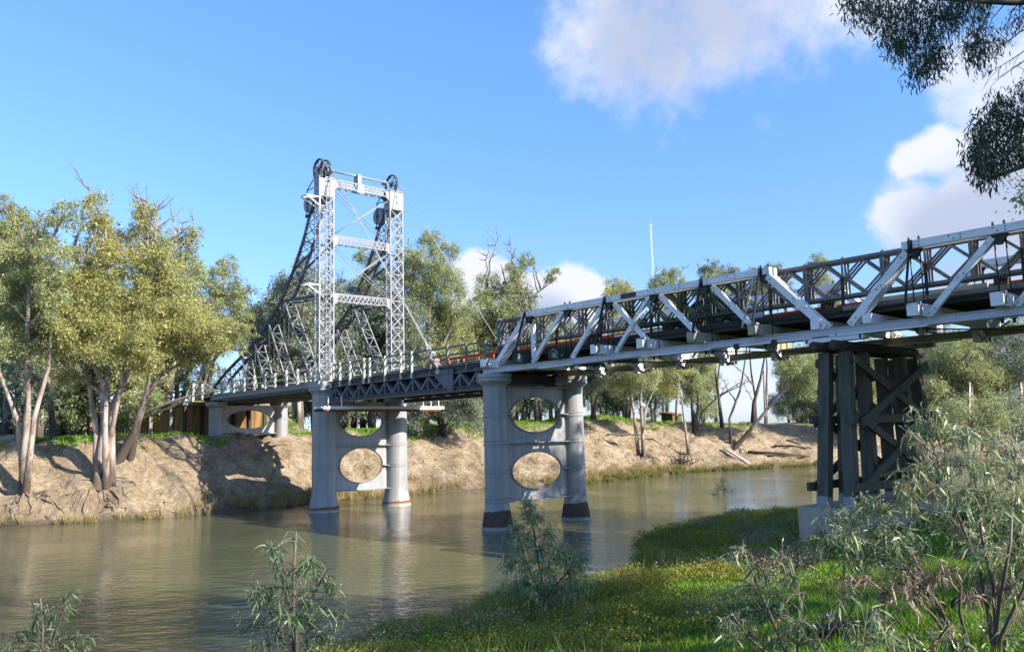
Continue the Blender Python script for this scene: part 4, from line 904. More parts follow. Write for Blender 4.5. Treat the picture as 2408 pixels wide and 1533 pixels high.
bank_tree('slender gum with a pointed dark top behind the abutment', 470, 985, -52,
    [([(480, 860), (515, 730), (535, 620)], .35, .07), ([(500, 850), (555, 760), (575, 680)], .25, .06)],
    [(533, 618, 26), (528, 665, 36), (565, 690, 34), (495, 700, 36), (540, 740, 44), (590, 740, 30), (500, 770, 40), (555, 785, 34), (600, 790, 22), (480, 650, 28)], 'leaf_olive', 'bark_grey', 14, [(615, 745)], leafL=.3)
bank_tree('blue grey leaved gum low between the two left hand multi-stemmed trees', 128, 1000, -38, [([(120, 930), (105, 860), (95, 800)], .25, .07)],
    [(90, 830, 42), (60, 870, 36), (115, 880, 34), (70, 790, 36), (110, 930, 24)], 'leaf_blue', 'bark_grey', 15, leafL=.27)
bank_tree('grey green gum rising behind the crowns at the far left', 20, 990, -60, [([(15, 800), (10, 620)], .4, .1)], [(-10, 610, 44), (25, 660, 50), (0, 560, 38), (40, 580, 40), (60, 640, 44)], 'leaf_dull', 'bark_grey', 16, leafL=.33)
bank_tree('leafy gum with a bare spiky top behind the leaning gum', 400, 985, -50, [([(405, 850), (420, 700), (430, 580)], .36, .07)],
    [(430, 590, 34), (400, 640, 38), (450, 640, 38), (420, 700, 46), (460, 720, 40), (385, 560, 30), (340, 560, 34), (450, 550, 24)], 'leaf_olive', 'bark_grey', 17, [(452, 500), (475, 540), (400, 490), (420, 480)], leafL=.3)
# ------------------------------------------------------------------ trees behind the tower and the lifting span
bank_tree('feathery pale olive gum seen between the abutment crowns and the tower', 650, 985, -58, [([(660, 850), (672, 720)], .3, .07), ([(640, 860), (640, 760)], .25, .07)],
    [(672, 690, 30), (650, 730, 34), (695, 735, 34), (640, 780, 36), (680, 790, 40), (650, 840, 40), (700, 850, 36), (620, 760, 26), (725, 690, 26)], 'leaf_dull', 'bark_grey', 21, [(670, 640), (700, 650)], dens=.6)
bank_tree('narrow gum framed inside the lift tower behind the roadway', 812, 985, -56, [([(812, 850), (808, 720)], .3, .06)],
    [(812, 672, 22), (800, 710, 26), (826, 735, 30), (800, 770, 32), (835, 800, 34), (800, 840, 36), (850, 850, 36), (760, 800, 36), (770, 860, 36)], 'leaf_olive', 'bark', 22, [(805, 640)], dens=.85)
bank_tree('tallest dense olive gum directly behind the right leg of the lift tower', 1000, 985, -47,
    [([(1000, 880), (1010, 740), (1022, 590)], .5, .09), ([(975, 870), (955, 740), (940, 620)], .35, .08), ([(1015, 880), (1060, 770), (1065, 680)], .35, .08)],
    [(1022, 568, 32), (1050, 590, 26), (1000, 610, 38), (1040, 645, 42), (985, 665, 42), (1060, 690, 38), (1010, 715, 46), (965, 725, 40), (1045, 755, 44), (990, 790, 46), (1070, 800, 38), (950, 800, 40), (960, 600, 26), (945, 650, 32), (1025, 840, 40), (1085, 740, 26)], 'leaf_olive', 'bark', 23, [(960, 560)], leafL=.28)
bank_tree('gum with a rounded top left of the tower right leg', 880, 985, -52, [([(878, 850), (875, 720), (872, 620)], .35, .07)],
    [(868, 600, 28), (890, 640, 32), (865, 680, 34), (900, 710, 38), (870, 750, 40), (905, 790, 40), (868, 820, 38), (890, 870, 36)], 'leaf_olive', 'bark', 24, leafL=.29)
bank_tree('airy gum with dead white top branches between tower and timber span', 1205, 985, -45,
    [([(1203, 860), (1206, 740), (1178, 620)], .34, .07), ([(1210, 850), (1238, 740), (1240, 670)], .3, .06), ([(1214, 800), (1262, 690), (1308, 655)], .2, .05), ([(1195, 850), (1150, 760), (1140, 690)], .25, .06)],
    [(1215, 628, 26), (1240, 610, 20), (1215, 660, 26), (1148, 672, 30), (1138, 705, 26), (1166, 690, 20), (1303, 642, 17), (1290, 655, 14), (1200, 750, 34), (1245, 762, 30), (1150, 770, 34), (1105, 800, 34), (1180, 810, 40), (1235, 815, 34), (1110, 850, 40), (1160, 860, 40)], 'leaf_olive', 'bark', 25, [(1175, 552), (1150, 575), (1195, 560), (1238, 588), (1255, 610)], leafL=.26)
bank_tree('overhanging olive bush spilling down the bank left of the brown based pier', 1040, 1012, -34.5, [([(1030, 985), (1000, 960)], .22, .06), ([(1060, 985), (1085, 950)], .2, .06), ([(1040, 970), (1040, 930)], .18, .05)],
    [(985, 945, 34), (1020, 930, 36), (1060, 930, 36), (1100, 940, 38), (980, 985, 28), (1080, 970, 34), (1125, 970, 36), (1010, 965, 28), (1135, 925, 34), (972, 1012, 16), (1110, 900, 36)], 'leaf_dull', 'bark_dark', 26, leafL=.26)
# ------------------------------------------------------------------ trees right of the river pier
bank_tree('wide limbed gum on the bank crest just right of the brown based pier', 1398, 974, -38, [([(1396, 935), (1384, 890), (1372, 860)], .3, .09), ([(1404, 930), (1432, 900), (1455, 880)], .24, .07)],
    [(1385, 890, 32), (1420, 875, 34), (1395, 915, 24), (1450, 890, 30), (1440, 850, 34), (1370, 860, 32)], 'leaf_dull', 'bark_dark', 31, leafL=.27)
bank_tree('undercut gum with a fan of exposed roots right of the brown based pier', 1503, 1000, -30.0, [([(1490, 950), (1478, 890), (1470, 850)], .2, .07), ([(1508, 950), (1506, 880), (1500, 800)], .22, .07), ([(1520, 960), (1545, 905), (1560, 850)], .12, .05)],
    [(1480, 880, 34), (1455, 905, 26), (1505, 870, 34), (1530, 890, 30), (1475, 840, 34), (1520, 835, 34), (1440, 870, 26)], 'leaf_olive', 'bark', 32, leafL=.25, roots=roots_from(1503, 1000, -30.0, 11, 9, 3.2))
bank_tree('yellow leaved gum beneath the timber span', 1612, 1024, -28.5, [([(1608, 985), (1602, 930), (1590, 870)], .17, .06)],
    [(1575, 880, 30), (1560, 905, 24), (1595, 850, 30), (1580, 925, 18)], 'leaf_yellow', 'bark', 33, leafL=.25)
bank_tree('dark butted twin gum beneath the middle of the timber span', 1632, 1004, -32, [([(1628, 960), (1622, 900), (1610, 830)], .34, .08), ([(1640, 960), (1645, 890), (1660, 830)], .24, .07), ([(1650, 970), (1690, 930), (1740, 900)], .12, .05)],
    [(1622, 870, 32), (1600, 895, 26), (1640, 895, 28), (1655, 860, 26), (1615, 925, 20)], 'leaf_olive', 'bark_dark', 34, [(1765, 895)], leafL=.25, roots=roots_from(1632, 1004, -32, 9, 23, 3.6))
bank_tree('bare forked dark gum trunk standing clear beneath the timber span', 1697, 1000, -32, [([(1690, 940), (1682, 880), (1664, 820)], .26, .10), ([(1686, 900), (1692, 850), (1700, 800)], .15, .08)],
    [(1660, 700, 30), (1690, 690, 34), (1670, 660, 24)], 'leaf_olive', 'bark_dark', 35, [(1715, 900)], leafL=.28)
bank_tree('curved slender gum at the foot of the long leaning trunk', 1722, 1036, -27.5, [([(1715, 985), (1738, 920), (1752, 860), (1758, 800)], .2, .09)],
    [(1770, 690, 34), (1740, 680, 26), (1795, 670, 24)], 'leaf_dull', 'bark_grey', 36, [(1790, 640), (1690, 880)], leafL=.28, roots=roots_from(1722, 1036, -27.5, 7, 21, 3.0))
bank_tree('long pale trunk leaning far out to the right beneath the timber span', 1734, 1044, -27.0, [([(1766, 1010), (1800, 965), (1842, 915), (1880, 870)], .3, .10)],
    [(1870, 875, 34), (1895, 900, 34), (1905, 860, 40), (1860, 845, 34)], 'leaf_olive', 'bark_grey', 37, [(1838, 930)], leafL=.27)
bank_tree('thick dark gum trunk behind the leaning trunk', 1768, 1008, -33, [([(1772, 950), (1790, 890), (1800, 830)], .34, .12), ([(1776, 930), (1768, 880), (1762, 820)], .2, .1)],
    [(1790, 650, 26), (1820, 640, 22)], 'leaf_dull', 'bark_dark', 38, [(1745, 900), (1720, 850)], leafL=.28)
bank_tree('broad olive gum hanging over the water left of the trestle', 1880, 1035, -30, [([(1868, 980), (1852, 900), (1840, 830)], .2, .07), ([(1890, 980), (1905, 920), (1915, 850)], .25, .08)],
    [(1905, 880, 40), (1880, 920, 36), (1925, 935, 40), (1895, 960, 34), (1935, 980, 34), (1850, 870, 30), (1925, 845, 36), (1885, 985, 22), (1960, 900, 34), (1990, 950, 34), (2040, 890, 36), (2090, 930, 36)], 'leaf_olive', 'bark_grey', 39, leafL=.25, roots=roots_from(1880, 1035, -30, 12, 22, 4.5))
bank_tree('grey green gum with a bare trunk filling the gap right of the trestle', 2260, 1015, -12, [([(2250, 960), (2240, 880), (2235, 820)], .3, .08), ([(2270, 950), (2300, 880)], .2, .07)],
    [(2230, 830, 44), (2280, 830, 44), (2215, 880, 42), (2265, 880, 42), (2310, 880, 40), (2225, 935, 40), (2285, 930, 38), (2190, 900, 34), (2250, 975, 34), (2210, 985, 30)], 'leaf_olive', 'bark', 40, leafL=.36, dens=.5, clumps=14)
bank_tree('dense dull green gum at the right edge across the river', 2385, 1015, -7, [([(2380, 950), (2370, 870), (2365, 800)], .32, .08)],
    [(2350, 820, 42), (2400, 820, 44), (2340, 870, 42), (2385, 880, 42), (2430, 870, 44), (2330, 930, 38), (2380, 940, 40), (2420, 950, 40), (2340, 985, 32), (2400, 1000, 34)], 'leaf_dull', 'bark', 41, leafL=.36, dens=.5, clumps=14)
for i, (bx, X, lab, bl, lf) in enumerate([
    (2200, -14.5, 'bushy olive gum low on the bank just right of the trestle', [(2205, 800, 36), (2240, 860, 40), (2200, 900, 40), (2235, 950, 38), (2195, 985, 34), (2250, 1000, 30), (2220, 770, 26)], 'leaf_olive'),
    (2310, -10, 'broad yellowish gum between the two right hand gums', [(2310, 790, 36), (2290, 840, 40), (2330, 890, 42), (2300, 950, 40), (2345, 970, 36), (2290, 1005, 30), (2350, 1010, 28), (2370, 780, 30)], 'leaf_yellow'),
    (2420, -5.5, 'dull gum cut by the right edge of the view', [(2410, 780, 40), (2430, 840, 42), (2400, 920, 42), (2430, 980, 40), (2390, 1010, 30)], 'leaf_dull'),
    (1960, -25, 'leafy gum filling the gap behind the trestle legs', [(1950, 880, 40), (1990, 850, 38), (2030, 900, 42), (1985, 950, 40), (2080, 860, 40), (2110, 920, 42), (2060, 970, 36), (2140, 870, 38), (1950, 990, 30)], 'leaf_dull'),
    (1480, -42, 'round olive gum behind the undercut gum', [(1470, 800, 40), (1500, 840, 42), (1450, 860, 38), (1530, 800, 38), (1420, 830, 36), (1520, 900, 34), (1460, 920, 30)], 'leaf_olive'),
    (1590, -44, 'olive gum behind the yellow leaved gum', [(1590, 800, 38), (1620, 830, 40), (1560, 840, 38), (1650, 800, 36), (1640, 880, 30), (1550, 900, 28)], 'leaf_dull'),
    (1130, -46, 'spreading pale olive gum filling the gap behind the lifting span', [(1110, 740, 38), (1150, 790, 42), (1090, 800, 42), (1130, 850, 44), (1180, 860, 40), (1080, 870, 38), (1225, 880, 36), (1270, 850, 36), (1300, 810, 34), (1190, 720, 30)], 'leaf_olive'),
    (2280, -4, 'low spreading gum hanging over the bank foot behind the large shrub', [(2260, 960, 36), (2310, 985, 38), (2230, 1000, 32), (2350, 960, 40), (2280, 1025, 30), (2340, 1030, 30)], 'leaf_olive'),
    (2400, -1, 'low dull gum over the bank foot cut by the right edge', [(2390, 960, 40), (2430, 1000, 40), (2370, 1010, 34), (2410, 1040, 30), (2440, 930, 40)], 'leaf_dull'),
    (745, -48, 'pale feathery gum low between tower and abutment', [(740, 740, 34), (770, 790, 38), (730, 830, 40), (790, 850, 38), (700, 880, 34), (760, 900, 32)], 'leaf_dull')]):
    bank_tree(lab, bx, 1000, X, [([(bx, 900), (bl[0][0], bl[0][1]+15)], .26, .06), ([(bx+6, 910), (bl[2][0], bl[2][1])], .18, .05)], bl, lf, 'bark', 140+i, leafL=.34, dens=.58, clumps=12)
# tops that show above the timber span
for i, (bx, X, lab, bl, lf, bare) in enumerate([
    (1455, -62, 'rounded gum top showing above the left end of the timber span', [(1452, 672, 24), (1475, 682, 22), (1435, 690, 18), (1455, 720, 34), (1470, 770, 36)], 'leaf_yellow', []),
    (1565, -60, 'ragged gum top with dead twigs beside the radio mast', [(1560, 655, 22), (1590, 650, 22), (1540, 668, 20), (1600, 672, 22), (1570, 710, 34), (1560, 780, 36)], 'leaf_olive', [(1548, 622), (1610, 625)]),
    (1680, -60, 'thin crowned gum top above the middle of the timber span', [(1655, 640, 18), (1685, 635, 22), (1710, 642, 20), (1735, 640, 16), (1680, 690, 34), (1650, 680, 26)], 'leaf_dull', [(1640, 615), (1670, 605)]),
    (1800, -62, 'low gum top behind the pointed joint of the timber trusses', [(1790, 640, 16), (1768, 640, 14), (1820, 650, 18), (1850, 660, 18), (1800, 690, 30)], 'leaf_dull', []),
    (1925, -58, 'small rounded gum top above the panel truss near the trestle', [(1922, 612, 18), (1908, 625, 14), (1942, 622, 14), (1930, 660, 28), (1960, 690, 28)], 'leaf_olive', []),
    (2050, -56, 'wispy gum top peering over the far truss above the trestle', [(2010, 720, 22), (2045, 735, 24), (2085, 745, 22), (2120, 750, 20)], 'leaf_dull', [])]):
    bank_tree(lab, bx, 985, X, [([(bx+3, 860), (bl[0][0], bl[0][1]+20)], .34, .06), ([(bx-6, 860), (bl[2][0], bl[2][1]+10)], .2, .05)], bl, lf, 'bark_grey', 50+i, bare, leafL=.3)

# grove of slim trunks behind the bank: two trees built once and copied
def grove_tree(seed, lf):
    rnd = random.Random(seed); b = Vector((0, 0, 0)); st = []; bl = []
    for k in range(3):
        a = rnd.uniform(0, 6.28); sp = rnd.uniform(.4, 1.6); H = rnd.uniform(8.5, 11.5); top = Vector((math.cos(a)*sp*1.3, math.sin(a)*sp*1.3, H))
        st.append(([Vector((math.cos(a)*.2, math.sin(a)*.2, -.3)), Vector((math.cos(a)*sp*.4, math.sin(a)*sp*.4, H*.35)), Vector((math.cos(a)*sp*.9, math.sin(a)*sp*.7, H*.7)), top], .2, .06))
        for j in range(6): bl.append((top+Vector((rnd.uniform(-1.5, 1.5), rnd.uniform(-1.5, 1.5), rnd.uniform(-6.8, 1.6))), rnd.uniform(1.3, 2.1)))
    return gum_tree('slim pale trunked gum in the grove behind the bank crest', 'slim gums of the grove behind the bank', b, st, bl, M[lf], M['bark'], seed, leafL=.34, dens=.75)
gproto = [grove_tree(61, 'leaf_dull'), grove_tree(62, 'leaf_olive'), grove_tree(63, 'leaf_dull')]
spots = []
rnd = random.Random(8)
for px in range(-20, 440, 34): spots.append((px+rnd.uniform(-9, 9), -45-rnd.uniform(0, 26)))
for px in range(640, 1000, 24): spots.append((px+rnd.uniform(-8, 8), -43-rnd.uniform(0, 24)))
for px in range(1010, 1360, 26): spots.append((px+rnd.uniform(-8, 8), -42-rnd.uniform(0, 26)))
for px in (1420, 1470, 1545, 1660, 1860, 1960, 2030, 2100, 2150, 2200, 2270, 2330, 2390): spots.append((px+rnd.uniform(-8, 8), (-44 if px < 1900 else -16)-rnd.uniform(0, 22)))
for i, (px, X) in enumerate(spots):
    p = at_x(px, 1000, X); src = gproto[i % 3]
    if i < 3: o = src
    else:
        o = src.copy(); COL.objects.link(o)
        for ch in src.children: c_ = ch.copy(); COL.objects.link(c_); c_.parent = o
    s_ = rnd.uniform(.8, 1.15)*(1.0 if px > 1340 else 1.1); o.location = (p.x, p.y, hz(p.x, p.y)); o.rotation_euler = (0, 0, rnd.uniform(0, 6.28)); o.scale = (s_, s_, s_*rnd.uniform(.9, 1.1))

# ------------------------------------------------------------------ near bank: saplings, shrubs and the overhanging gum
def ground_hit(px, py):
    d = ray(px, py); t = 1.0
    while t < 400:
        p = CAM+d*t
        if p.z < hz(p.x, p.y): return p
        t *= 1.01
    return CAM+d*400
def ribbons(P, D, L, Wd, rs, sag=.3):
    n = len(P); side = unit(np.cross(D, rs.normal(size=(n, 3)))); prof = [.12, .85, 1.0, .62, .06]; k = len(prof); S = np.zeros((n, k, 2, 3)); bend = rs.normal(size=(n, 3))*.18
    for i, w_ in enumerate(prof):
        t = i/(k-1); c = P+D*(L*t)[:, None]+bend*(L*t*t)[:, None]; c[:, 2] -= L*sag*t*t
        S[:, i, 0] = c-side*(Wd*w_/2)[:, None]; S[:, i, 1] = c+side*(Wd*w_/2)[:, None]
    return S
def shrub(name, label, cat, base, stems, blobs, leafm, barkm, seed, leafL=.12, dens=1.0, group=None, r0=.03, cover=.05, twigs=9, extra=None):
    """stems: world polylines from the base; blobs: (centre, radius): leaves hang from twigs reaching into them"""
    rnd = random.Random(seed); rs = np.random.RandomState(seed); T_ = thing(name, label, cat, base, group)
    sm = MB(); sk = []
    for pts in stems:
        pts = wobble([Vector(p) for p in pts], r0*.8, rnd); n = len(pts); sm.tube(pts, [r0*(1-.8*i/(n-1))+.004 for i in range(n)], 7, False); sk.append(pts)
    P = []; D = []
    for c, r in blobs:
        c = Vector(c); best = None
        for pts in sk:
            for t in np.linspace(.15, .98, 12):
                p = along(pts, float(t)); d = (p-c).length+max(0, p.z-c.z)*1.2
                if best is None or d < best[0]: best = (d, p)
        s = best[1]; dd = (c-s).length; limb = wobble(bez(s, s.lerp(c, .5)+Vector((0, 0, dd*.12)), c, 5), dd*.04, rnd); sm.tube(limb, [r0*.3, r0*.25, r0*.2, r0*.15, r0*.08], 5, False)
        nt_ = max(6, int(twigs*1.9*(.5+r/.3)))
        for _ in range(nt_):
            o = Vector((rnd.gauss(0, .8), rnd.gauss(0, .8), rnd.gauss(0, .7)))*r; e = c+o; st = along(limb, rnd.uniform(.35, 1)); l = (e-st).length
            tw_ = bez(st, st.lerp(e, .5)+Vector((0, 0, l*.15)), e, 4); sm.tube(tw_, [.0045, .004, .003, .002], 3, False)
            k = max(2, int(dens*rnd.uniform(3, 7)))
            for q in range(k):
                p = along(tw_, rnd.uniform(.25, 1)); P.append(p+Vector((rnd.uniform(-.02, .02), rnd.uniform(-.02, .02), rnd.uniform(-.02, .02)))); out_ = (e-st).normalized() if l > 1e-4 else Vector((0, 0, 1)); D.append(out_)
    so = sm.build('stem', barkm, T_)
    P = np.array([tuple(p) for p in P]); D = np.array([tuple(p) for p in D]); n = len(P); d = unit(rs.normal(size=(n, 3))*.85+D*.3+np.array([0, 0, -.6])); L = leafL*np.clip(rs.lognormal(-.05, .32, n), .4, 1.7)
    me = strips_mesh('foliage', ribbons(P-np.array(base), d, L, L*rs.uniform(.10, .18, n), rs, .35)); link_mesh('foliage', me, leafm, T_)
    return T_
def near_shrub(name, label, cat, dep, basepx, stems, blobs, leafm, barkm, seed, leafL=.12, dens=1.0, group=None, r0=.03, spread=.5, twigs=9):
    rnd = random.Random(seed+5); p = at_depth(*basepx, dep); base = Vector((p.x, p.y, hz(p.x, p.y))); k = dep/1970
    st = [[base+Vector((rnd.uniform(-.06, .06), rnd.uniform(-.06, .06), -.05))]+[at_depth(x, y, dep+rnd.uniform(-.25, .25)*spread) for x, y in pts] for pts in stems]
    bl = [(at_depth(x, y, dep+rnd.uniform(-1, 1)*spread), r*k) for x, y, r in blobs]
    return shrub(name, label, cat, base, st, bl, leafm, barkm, seed, leafL, dens, group, r0, twigs=twigs)
LB, LS, LG = M['leaf_grey'], M['leaf_sap'], M['bark']
near_shrub('sapling', 'thin gum sapling in the bottom left corner in front of the river', 'sapling', 11.0, (92, 1640), [[(96, 1560), (98, 1480), (95, 1405)], [(110, 1560), (140, 1470), (166, 1388)]],
    [(100, 1425, 22), (80, 1450, 26), (115, 1460, 26), (160, 1400, 16), (150, 1432, 20), (60, 1490, 30), (100, 1500, 34), (135, 1490, 28), (40, 1530, 34), (95, 1540, 36), (160, 1525, 30), (10, 1520, 26), (190, 1505, 16), (200, 1530, 14)], LS, M['bark_grey'], 71, .115, .55, r0=.022)
near_shrub('sapling', 'leafy gum sapling rising from the bottom edge left of centre', 'sapling', 10.5, (694, 1600), [[(692, 1480), (690, 1380), (696, 1250)], [(690, 1460), (660, 1360), (640, 1290)], [(696, 1480), (740, 1390), (770, 1340)]],
    [(694, 1262, 12), (636, 1288, 16), (650, 1300, 18), (722, 1312, 22), (660, 1335, 26), (700, 1345, 24), (750, 1350, 24), (770, 1372, 22), (625, 1385, 28), (590, 1395, 18), (665, 1395, 34), (720, 1405, 36), (775, 1425, 30), (800, 1440, 20), (630, 1440, 36), (690, 1450, 42), (740, 1465, 40), (590, 1470, 26), (650, 1500, 44), (710, 1515, 46), (770, 1490, 34), (600, 1525, 34)], LS, M['bark_grey'], 72, .105, .85, r0=.026)
p = ground_hit(1292, 1462); d3 = depth(p)
near_shrub('sapling', 'bushy gum sapling at the water edge in front of the brown based pier', 'sapling', d3, (1292, 1462), [[(1282, 1400), (1262, 1300), (1245, 1180)], [(1280, 1410), (1240, 1330), (1215, 1250)], [(1285, 1400), (1330, 1350), (1370, 1300)]],
    [(1245, 1185, 16), (1235, 1210, 18), (1262, 1222, 22), (1210, 1240, 20), (1290, 1250, 26), (1240, 1262, 28), (1215, 1290, 26), (1270, 1295, 34), (1310, 1290, 28), (1335, 1310, 28), (1245, 1330, 34), (1200, 1325, 22), (1290, 1340, 38), (1340, 1350, 34), (1368, 1310, 20), (1220, 1372, 30), (1265, 1385, 40), (1315, 1390, 42), (1355, 1390, 30), (1195, 1385, 22), (1240, 1425, 34), (1295, 1435, 40), (1345, 1435, 28)], M['leaf_grey'], M['bark_grey'], 73, .14, 1.9, r0=.035, spread=.6)
p = ground_hit(1712, 1226); d4 = depth(p)
near_shrub('sapling', 'small lone sapling standing against the water left of the trestle', 'sapling', d4, (1712, 1226), [[(1709, 1190), (1700, 1122)]],
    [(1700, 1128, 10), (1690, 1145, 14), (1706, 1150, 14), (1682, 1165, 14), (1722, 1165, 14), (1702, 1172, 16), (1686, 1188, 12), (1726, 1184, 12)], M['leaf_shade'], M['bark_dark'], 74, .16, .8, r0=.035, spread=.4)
near_shrub('shrub', 'large silver green gum shrub with many hanging leaves filling the lower right', 'shrub', 9.6, (2345, 1640),
    [[(2342, 1480), (2334, 1380), (2308, 1260), (2290, 1120), (2285, 1010)], [(2330, 1450), (2300, 1330), (2240, 1180), (2190, 1040)], [(2345, 1420), (2375, 1280), (2385, 1120)], [(2352, 1500), (2420, 1360), (2440, 1200)], [(2280, 1560), (2210, 1420), (2130, 1330), (2040, 1270), (1950, 1260)], [(2260, 1560), (2190, 1400), (2120, 1260), (2060, 1210)]],
    [(2165, 985, 22), (2195, 1005, 26), (2180, 1050, 34), (2240, 1030, 34), (2290, 1025, 36), (2340, 1040, 38), (2390, 1050, 38), (2420, 1090, 40), (2160, 1100, 36), (2220, 1090, 42), (2280, 1090, 44), (2340, 1100, 44), (2395, 1130, 44), (2145, 1150, 34), (2200, 1150, 42), (2260, 1160, 46), (2320, 1170, 46), (2380, 1190, 46), (2130, 1200, 30), (2190, 1210, 40), (2250, 1225, 44), (2310, 1235, 44), (2370, 1250, 46), (2420, 1230, 40), (2070, 1195, 26), (2030, 1180, 18), (2010, 1215, 28), (2060, 1240, 32), (1965, 1225, 26), (1930, 1255, 28), (1990, 1265, 32), (2110, 1270, 32), (1900, 1280, 20), (2160, 1275, 34), (2290, 1300, 40), (2350, 1310, 44), (2400, 1320, 44), (2030, 1310, 32), (2080, 1330, 30), (1990, 1320, 24), (2390, 1390, 40), (2410, 1450, 40), (2370, 1500, 36), (2330, 1490, 30), (2140, 1020, 12), (2210, 975, 14)],
    LB, LG, 75, .098, 1.25, r0=.028, spread=1.0, twigs=13)
near_shrub('shrub', 'drooping brown dry leaved branches low in the silver green shrub', 'shrub', 9.0, (2300, 1680), [[(2270, 1560), (2200, 1450), (2140, 1390)], [(2290, 1560), (2260, 1440), (2260, 1360)]],
    [(2100, 1370, 32), (2150, 1360, 36), (2200, 1370, 36), (2240, 1340, 34), (2160, 1410, 30), (2060, 1400, 22), (1990, 1370, 20), (2130, 1310, 24), (2290, 1400, 26)], M['dead_leaf'], LG, 76, .095, .8, r0=.03, spread=.5)
near_shrub('shrub', 'sparse young gum stems with green leaves left of the silver shrub', 'shrub', 8.6, (1880, 1720), [[(1850, 1540), (1800, 1420), (1750, 1300)], [(1875, 1540), (1880, 1420), (1850, 1310)], [(1900, 1560), (1960, 1470), (1985, 1400)], [(1840, 1560), (1760, 1500), (1720, 1440)]],
    [(1745, 1292, 16), (1730, 1310, 16), (1775, 1325, 22), (1840, 1310, 20), (1800, 1355, 26), (1860, 1350, 24), (1760, 1375, 26), (1820, 1400, 30), (1880, 1400, 28), (1770, 1430, 28), (1730, 1450, 26), (1830, 1450, 30), (1890, 1460, 28), (1980, 1410, 22), (1950, 1450, 24), (1760, 1490, 32), (1710, 1500, 26), (1840, 1505, 34), (1920, 1505, 30), (1700, 1470, 16), (2000, 1480, 20)], LS, LG, 77, .1, .6, r0=.022, spread=.6)
near_shrub('shrub', 'leafy twigs rising along the bottom edge below the silver shrub', 'shrub', 8.2, (2120, 1760), [[(2110, 1600), (2080, 1500), (2060, 1430)], [(2140, 1600), (2200, 1510), (2230, 1470)]],
    [(2060, 1445, 22), (2085, 1480, 28), (2040, 1500, 26), (2120, 1515, 30), (2200, 1500, 26), (2230, 1480, 22), (2010, 1525, 26), (2170, 1530, 30), (2270, 1525, 30)], LB, LG, 78, .1, .7, r0=.02, spread=.4)

# the gum on the near bank whose branches hang into the top right corner; trunk outside the picture
def top_px(zx, zy): return (2800+zx/2.19)/1.52658, zy/2.19/1.52658
ob = Vector((39.5, -8.5, 0)); ob.z = hz(ob.x, ob.y); OT = thing('gum_tree', 'near bank gum whose dark leafy branches hang into the top right corner', 'tree', ob)
rnd = random.Random(91); rs = np.random.RandomState(91); tr = MB(); trunk = [ob-Vector((0, 0, .3)), ob+Vector((.1, .1, 3)), ob+Vector((-.3, -.3, 7)), ob+Vector((-.5, -.8, 11)), ob+Vector((-.3, -.9, 16)), ob+Vector((.2, -.6, 25))]
tr.tube(trunk, [.62, .5, .45, .36, .24, .1], 12, False)
HC = [(560, 60), (600, 20), (640, 110), (700, 60), (750, 130), (780, 60), (830, 210), (870, 130), (900, 330), (860, 280), (960, 400), (930, 370), (1000, 320), (1040, 170), (960, 200), (1100, 260), (1000, 60), (1080, 80), (1150, 330), (1100, 530), (1060, 560), (1150, 560), (1190, 480), (1130, 440), (1260, 510), (1220, 450), (1260, 330), (1180, 200), (1350, 130), (1290, 90), (1380, 60), (1370, 170), (1290, 150), (1560, 220), (1540, 380), (1600, 420), (1470, 370), (1600, 300), (1560, 460), (1720, 320), (1580, 60), (1530, 30), (1450, 30), (1880, 150), (1200, 40), (900, 40)]
LC = [(1720, 800), (1690, 850), (1750, 830), (1900, 720), (1560, 960), (1620, 1000), (1560, 1060), (1680, 930), (1750, 960), (1820, 930), (1880, 900), (1900, 980), (1680, 1040), (1600, 1090), (1560, 1180), (1540, 1240), (1600, 1250), (1560, 1340), (1600, 1390), (1640, 1320), (1680, 1350), (1700, 1280), (1700, 1120), (1840, 1060), (1870, 1150), (1850, 1240), (1890, 1100), (1500, 1180), (1780, 1210), (1660, 1200)]
P = []; D = []
def hang(zs, limb, dep, r, per):
    tr.tube(limb, [.085*(1-i/len(limb))+.014 for i in range(len(limb))], 7, False)
    for zx, zy in zs:
        c = at_depth(*top_px(zx, zy), dep+rnd.uniform(-.9, .9)); best = min(((along(limb, t)-c).length+max(0, c.z-along(limb, t).z), t) for t in np.linspace(.05, 1, 20)); s = along(limb, float(best[1])); l = (c-s).length
        tw = wobble(bez(s, s.lerp(c, .6)+Vector((0, 0, l*.18)), c, 5), l*.03, rnd); tr.tube(tw, [.016, .013, .01, .007, .004], 4, False)
        for _ in range(per):
            o = np.clip(rs.normal(size=3), -1.7, 1.7)*np.array([r, r, r*1.25])*.6; P.append(np.array(c)+o); D.append(rs.normal(size=3)*.5+np.array([0, 0, -1]))
        for _ in range(5): e = c+Vector((rnd.uniform(-r, r), rnd.uniform(-r, r), rnd.uniform(-r, r)))*.8; tr.tube([c, e], [.005, .003], 3, False)
LD = 17.0
Lm = [trunk[3]]+[at_depth(x, y, LD) for x, y in ((2620, -60), (2480, 2), (2380, 6), (2290, 2), (2200, -4), (2110, -16), (2030, -12))]
hang(HC, Lm, LD, .23, 150)
L2 = [trunk[2]]+[at_depth(x, y, 15.5) for x, y in ((2600, 330), (2500, 360), (2420, 385), (2370, 405), (2330, 420))]
hang(LC, L2, 15.5, .19, 130)
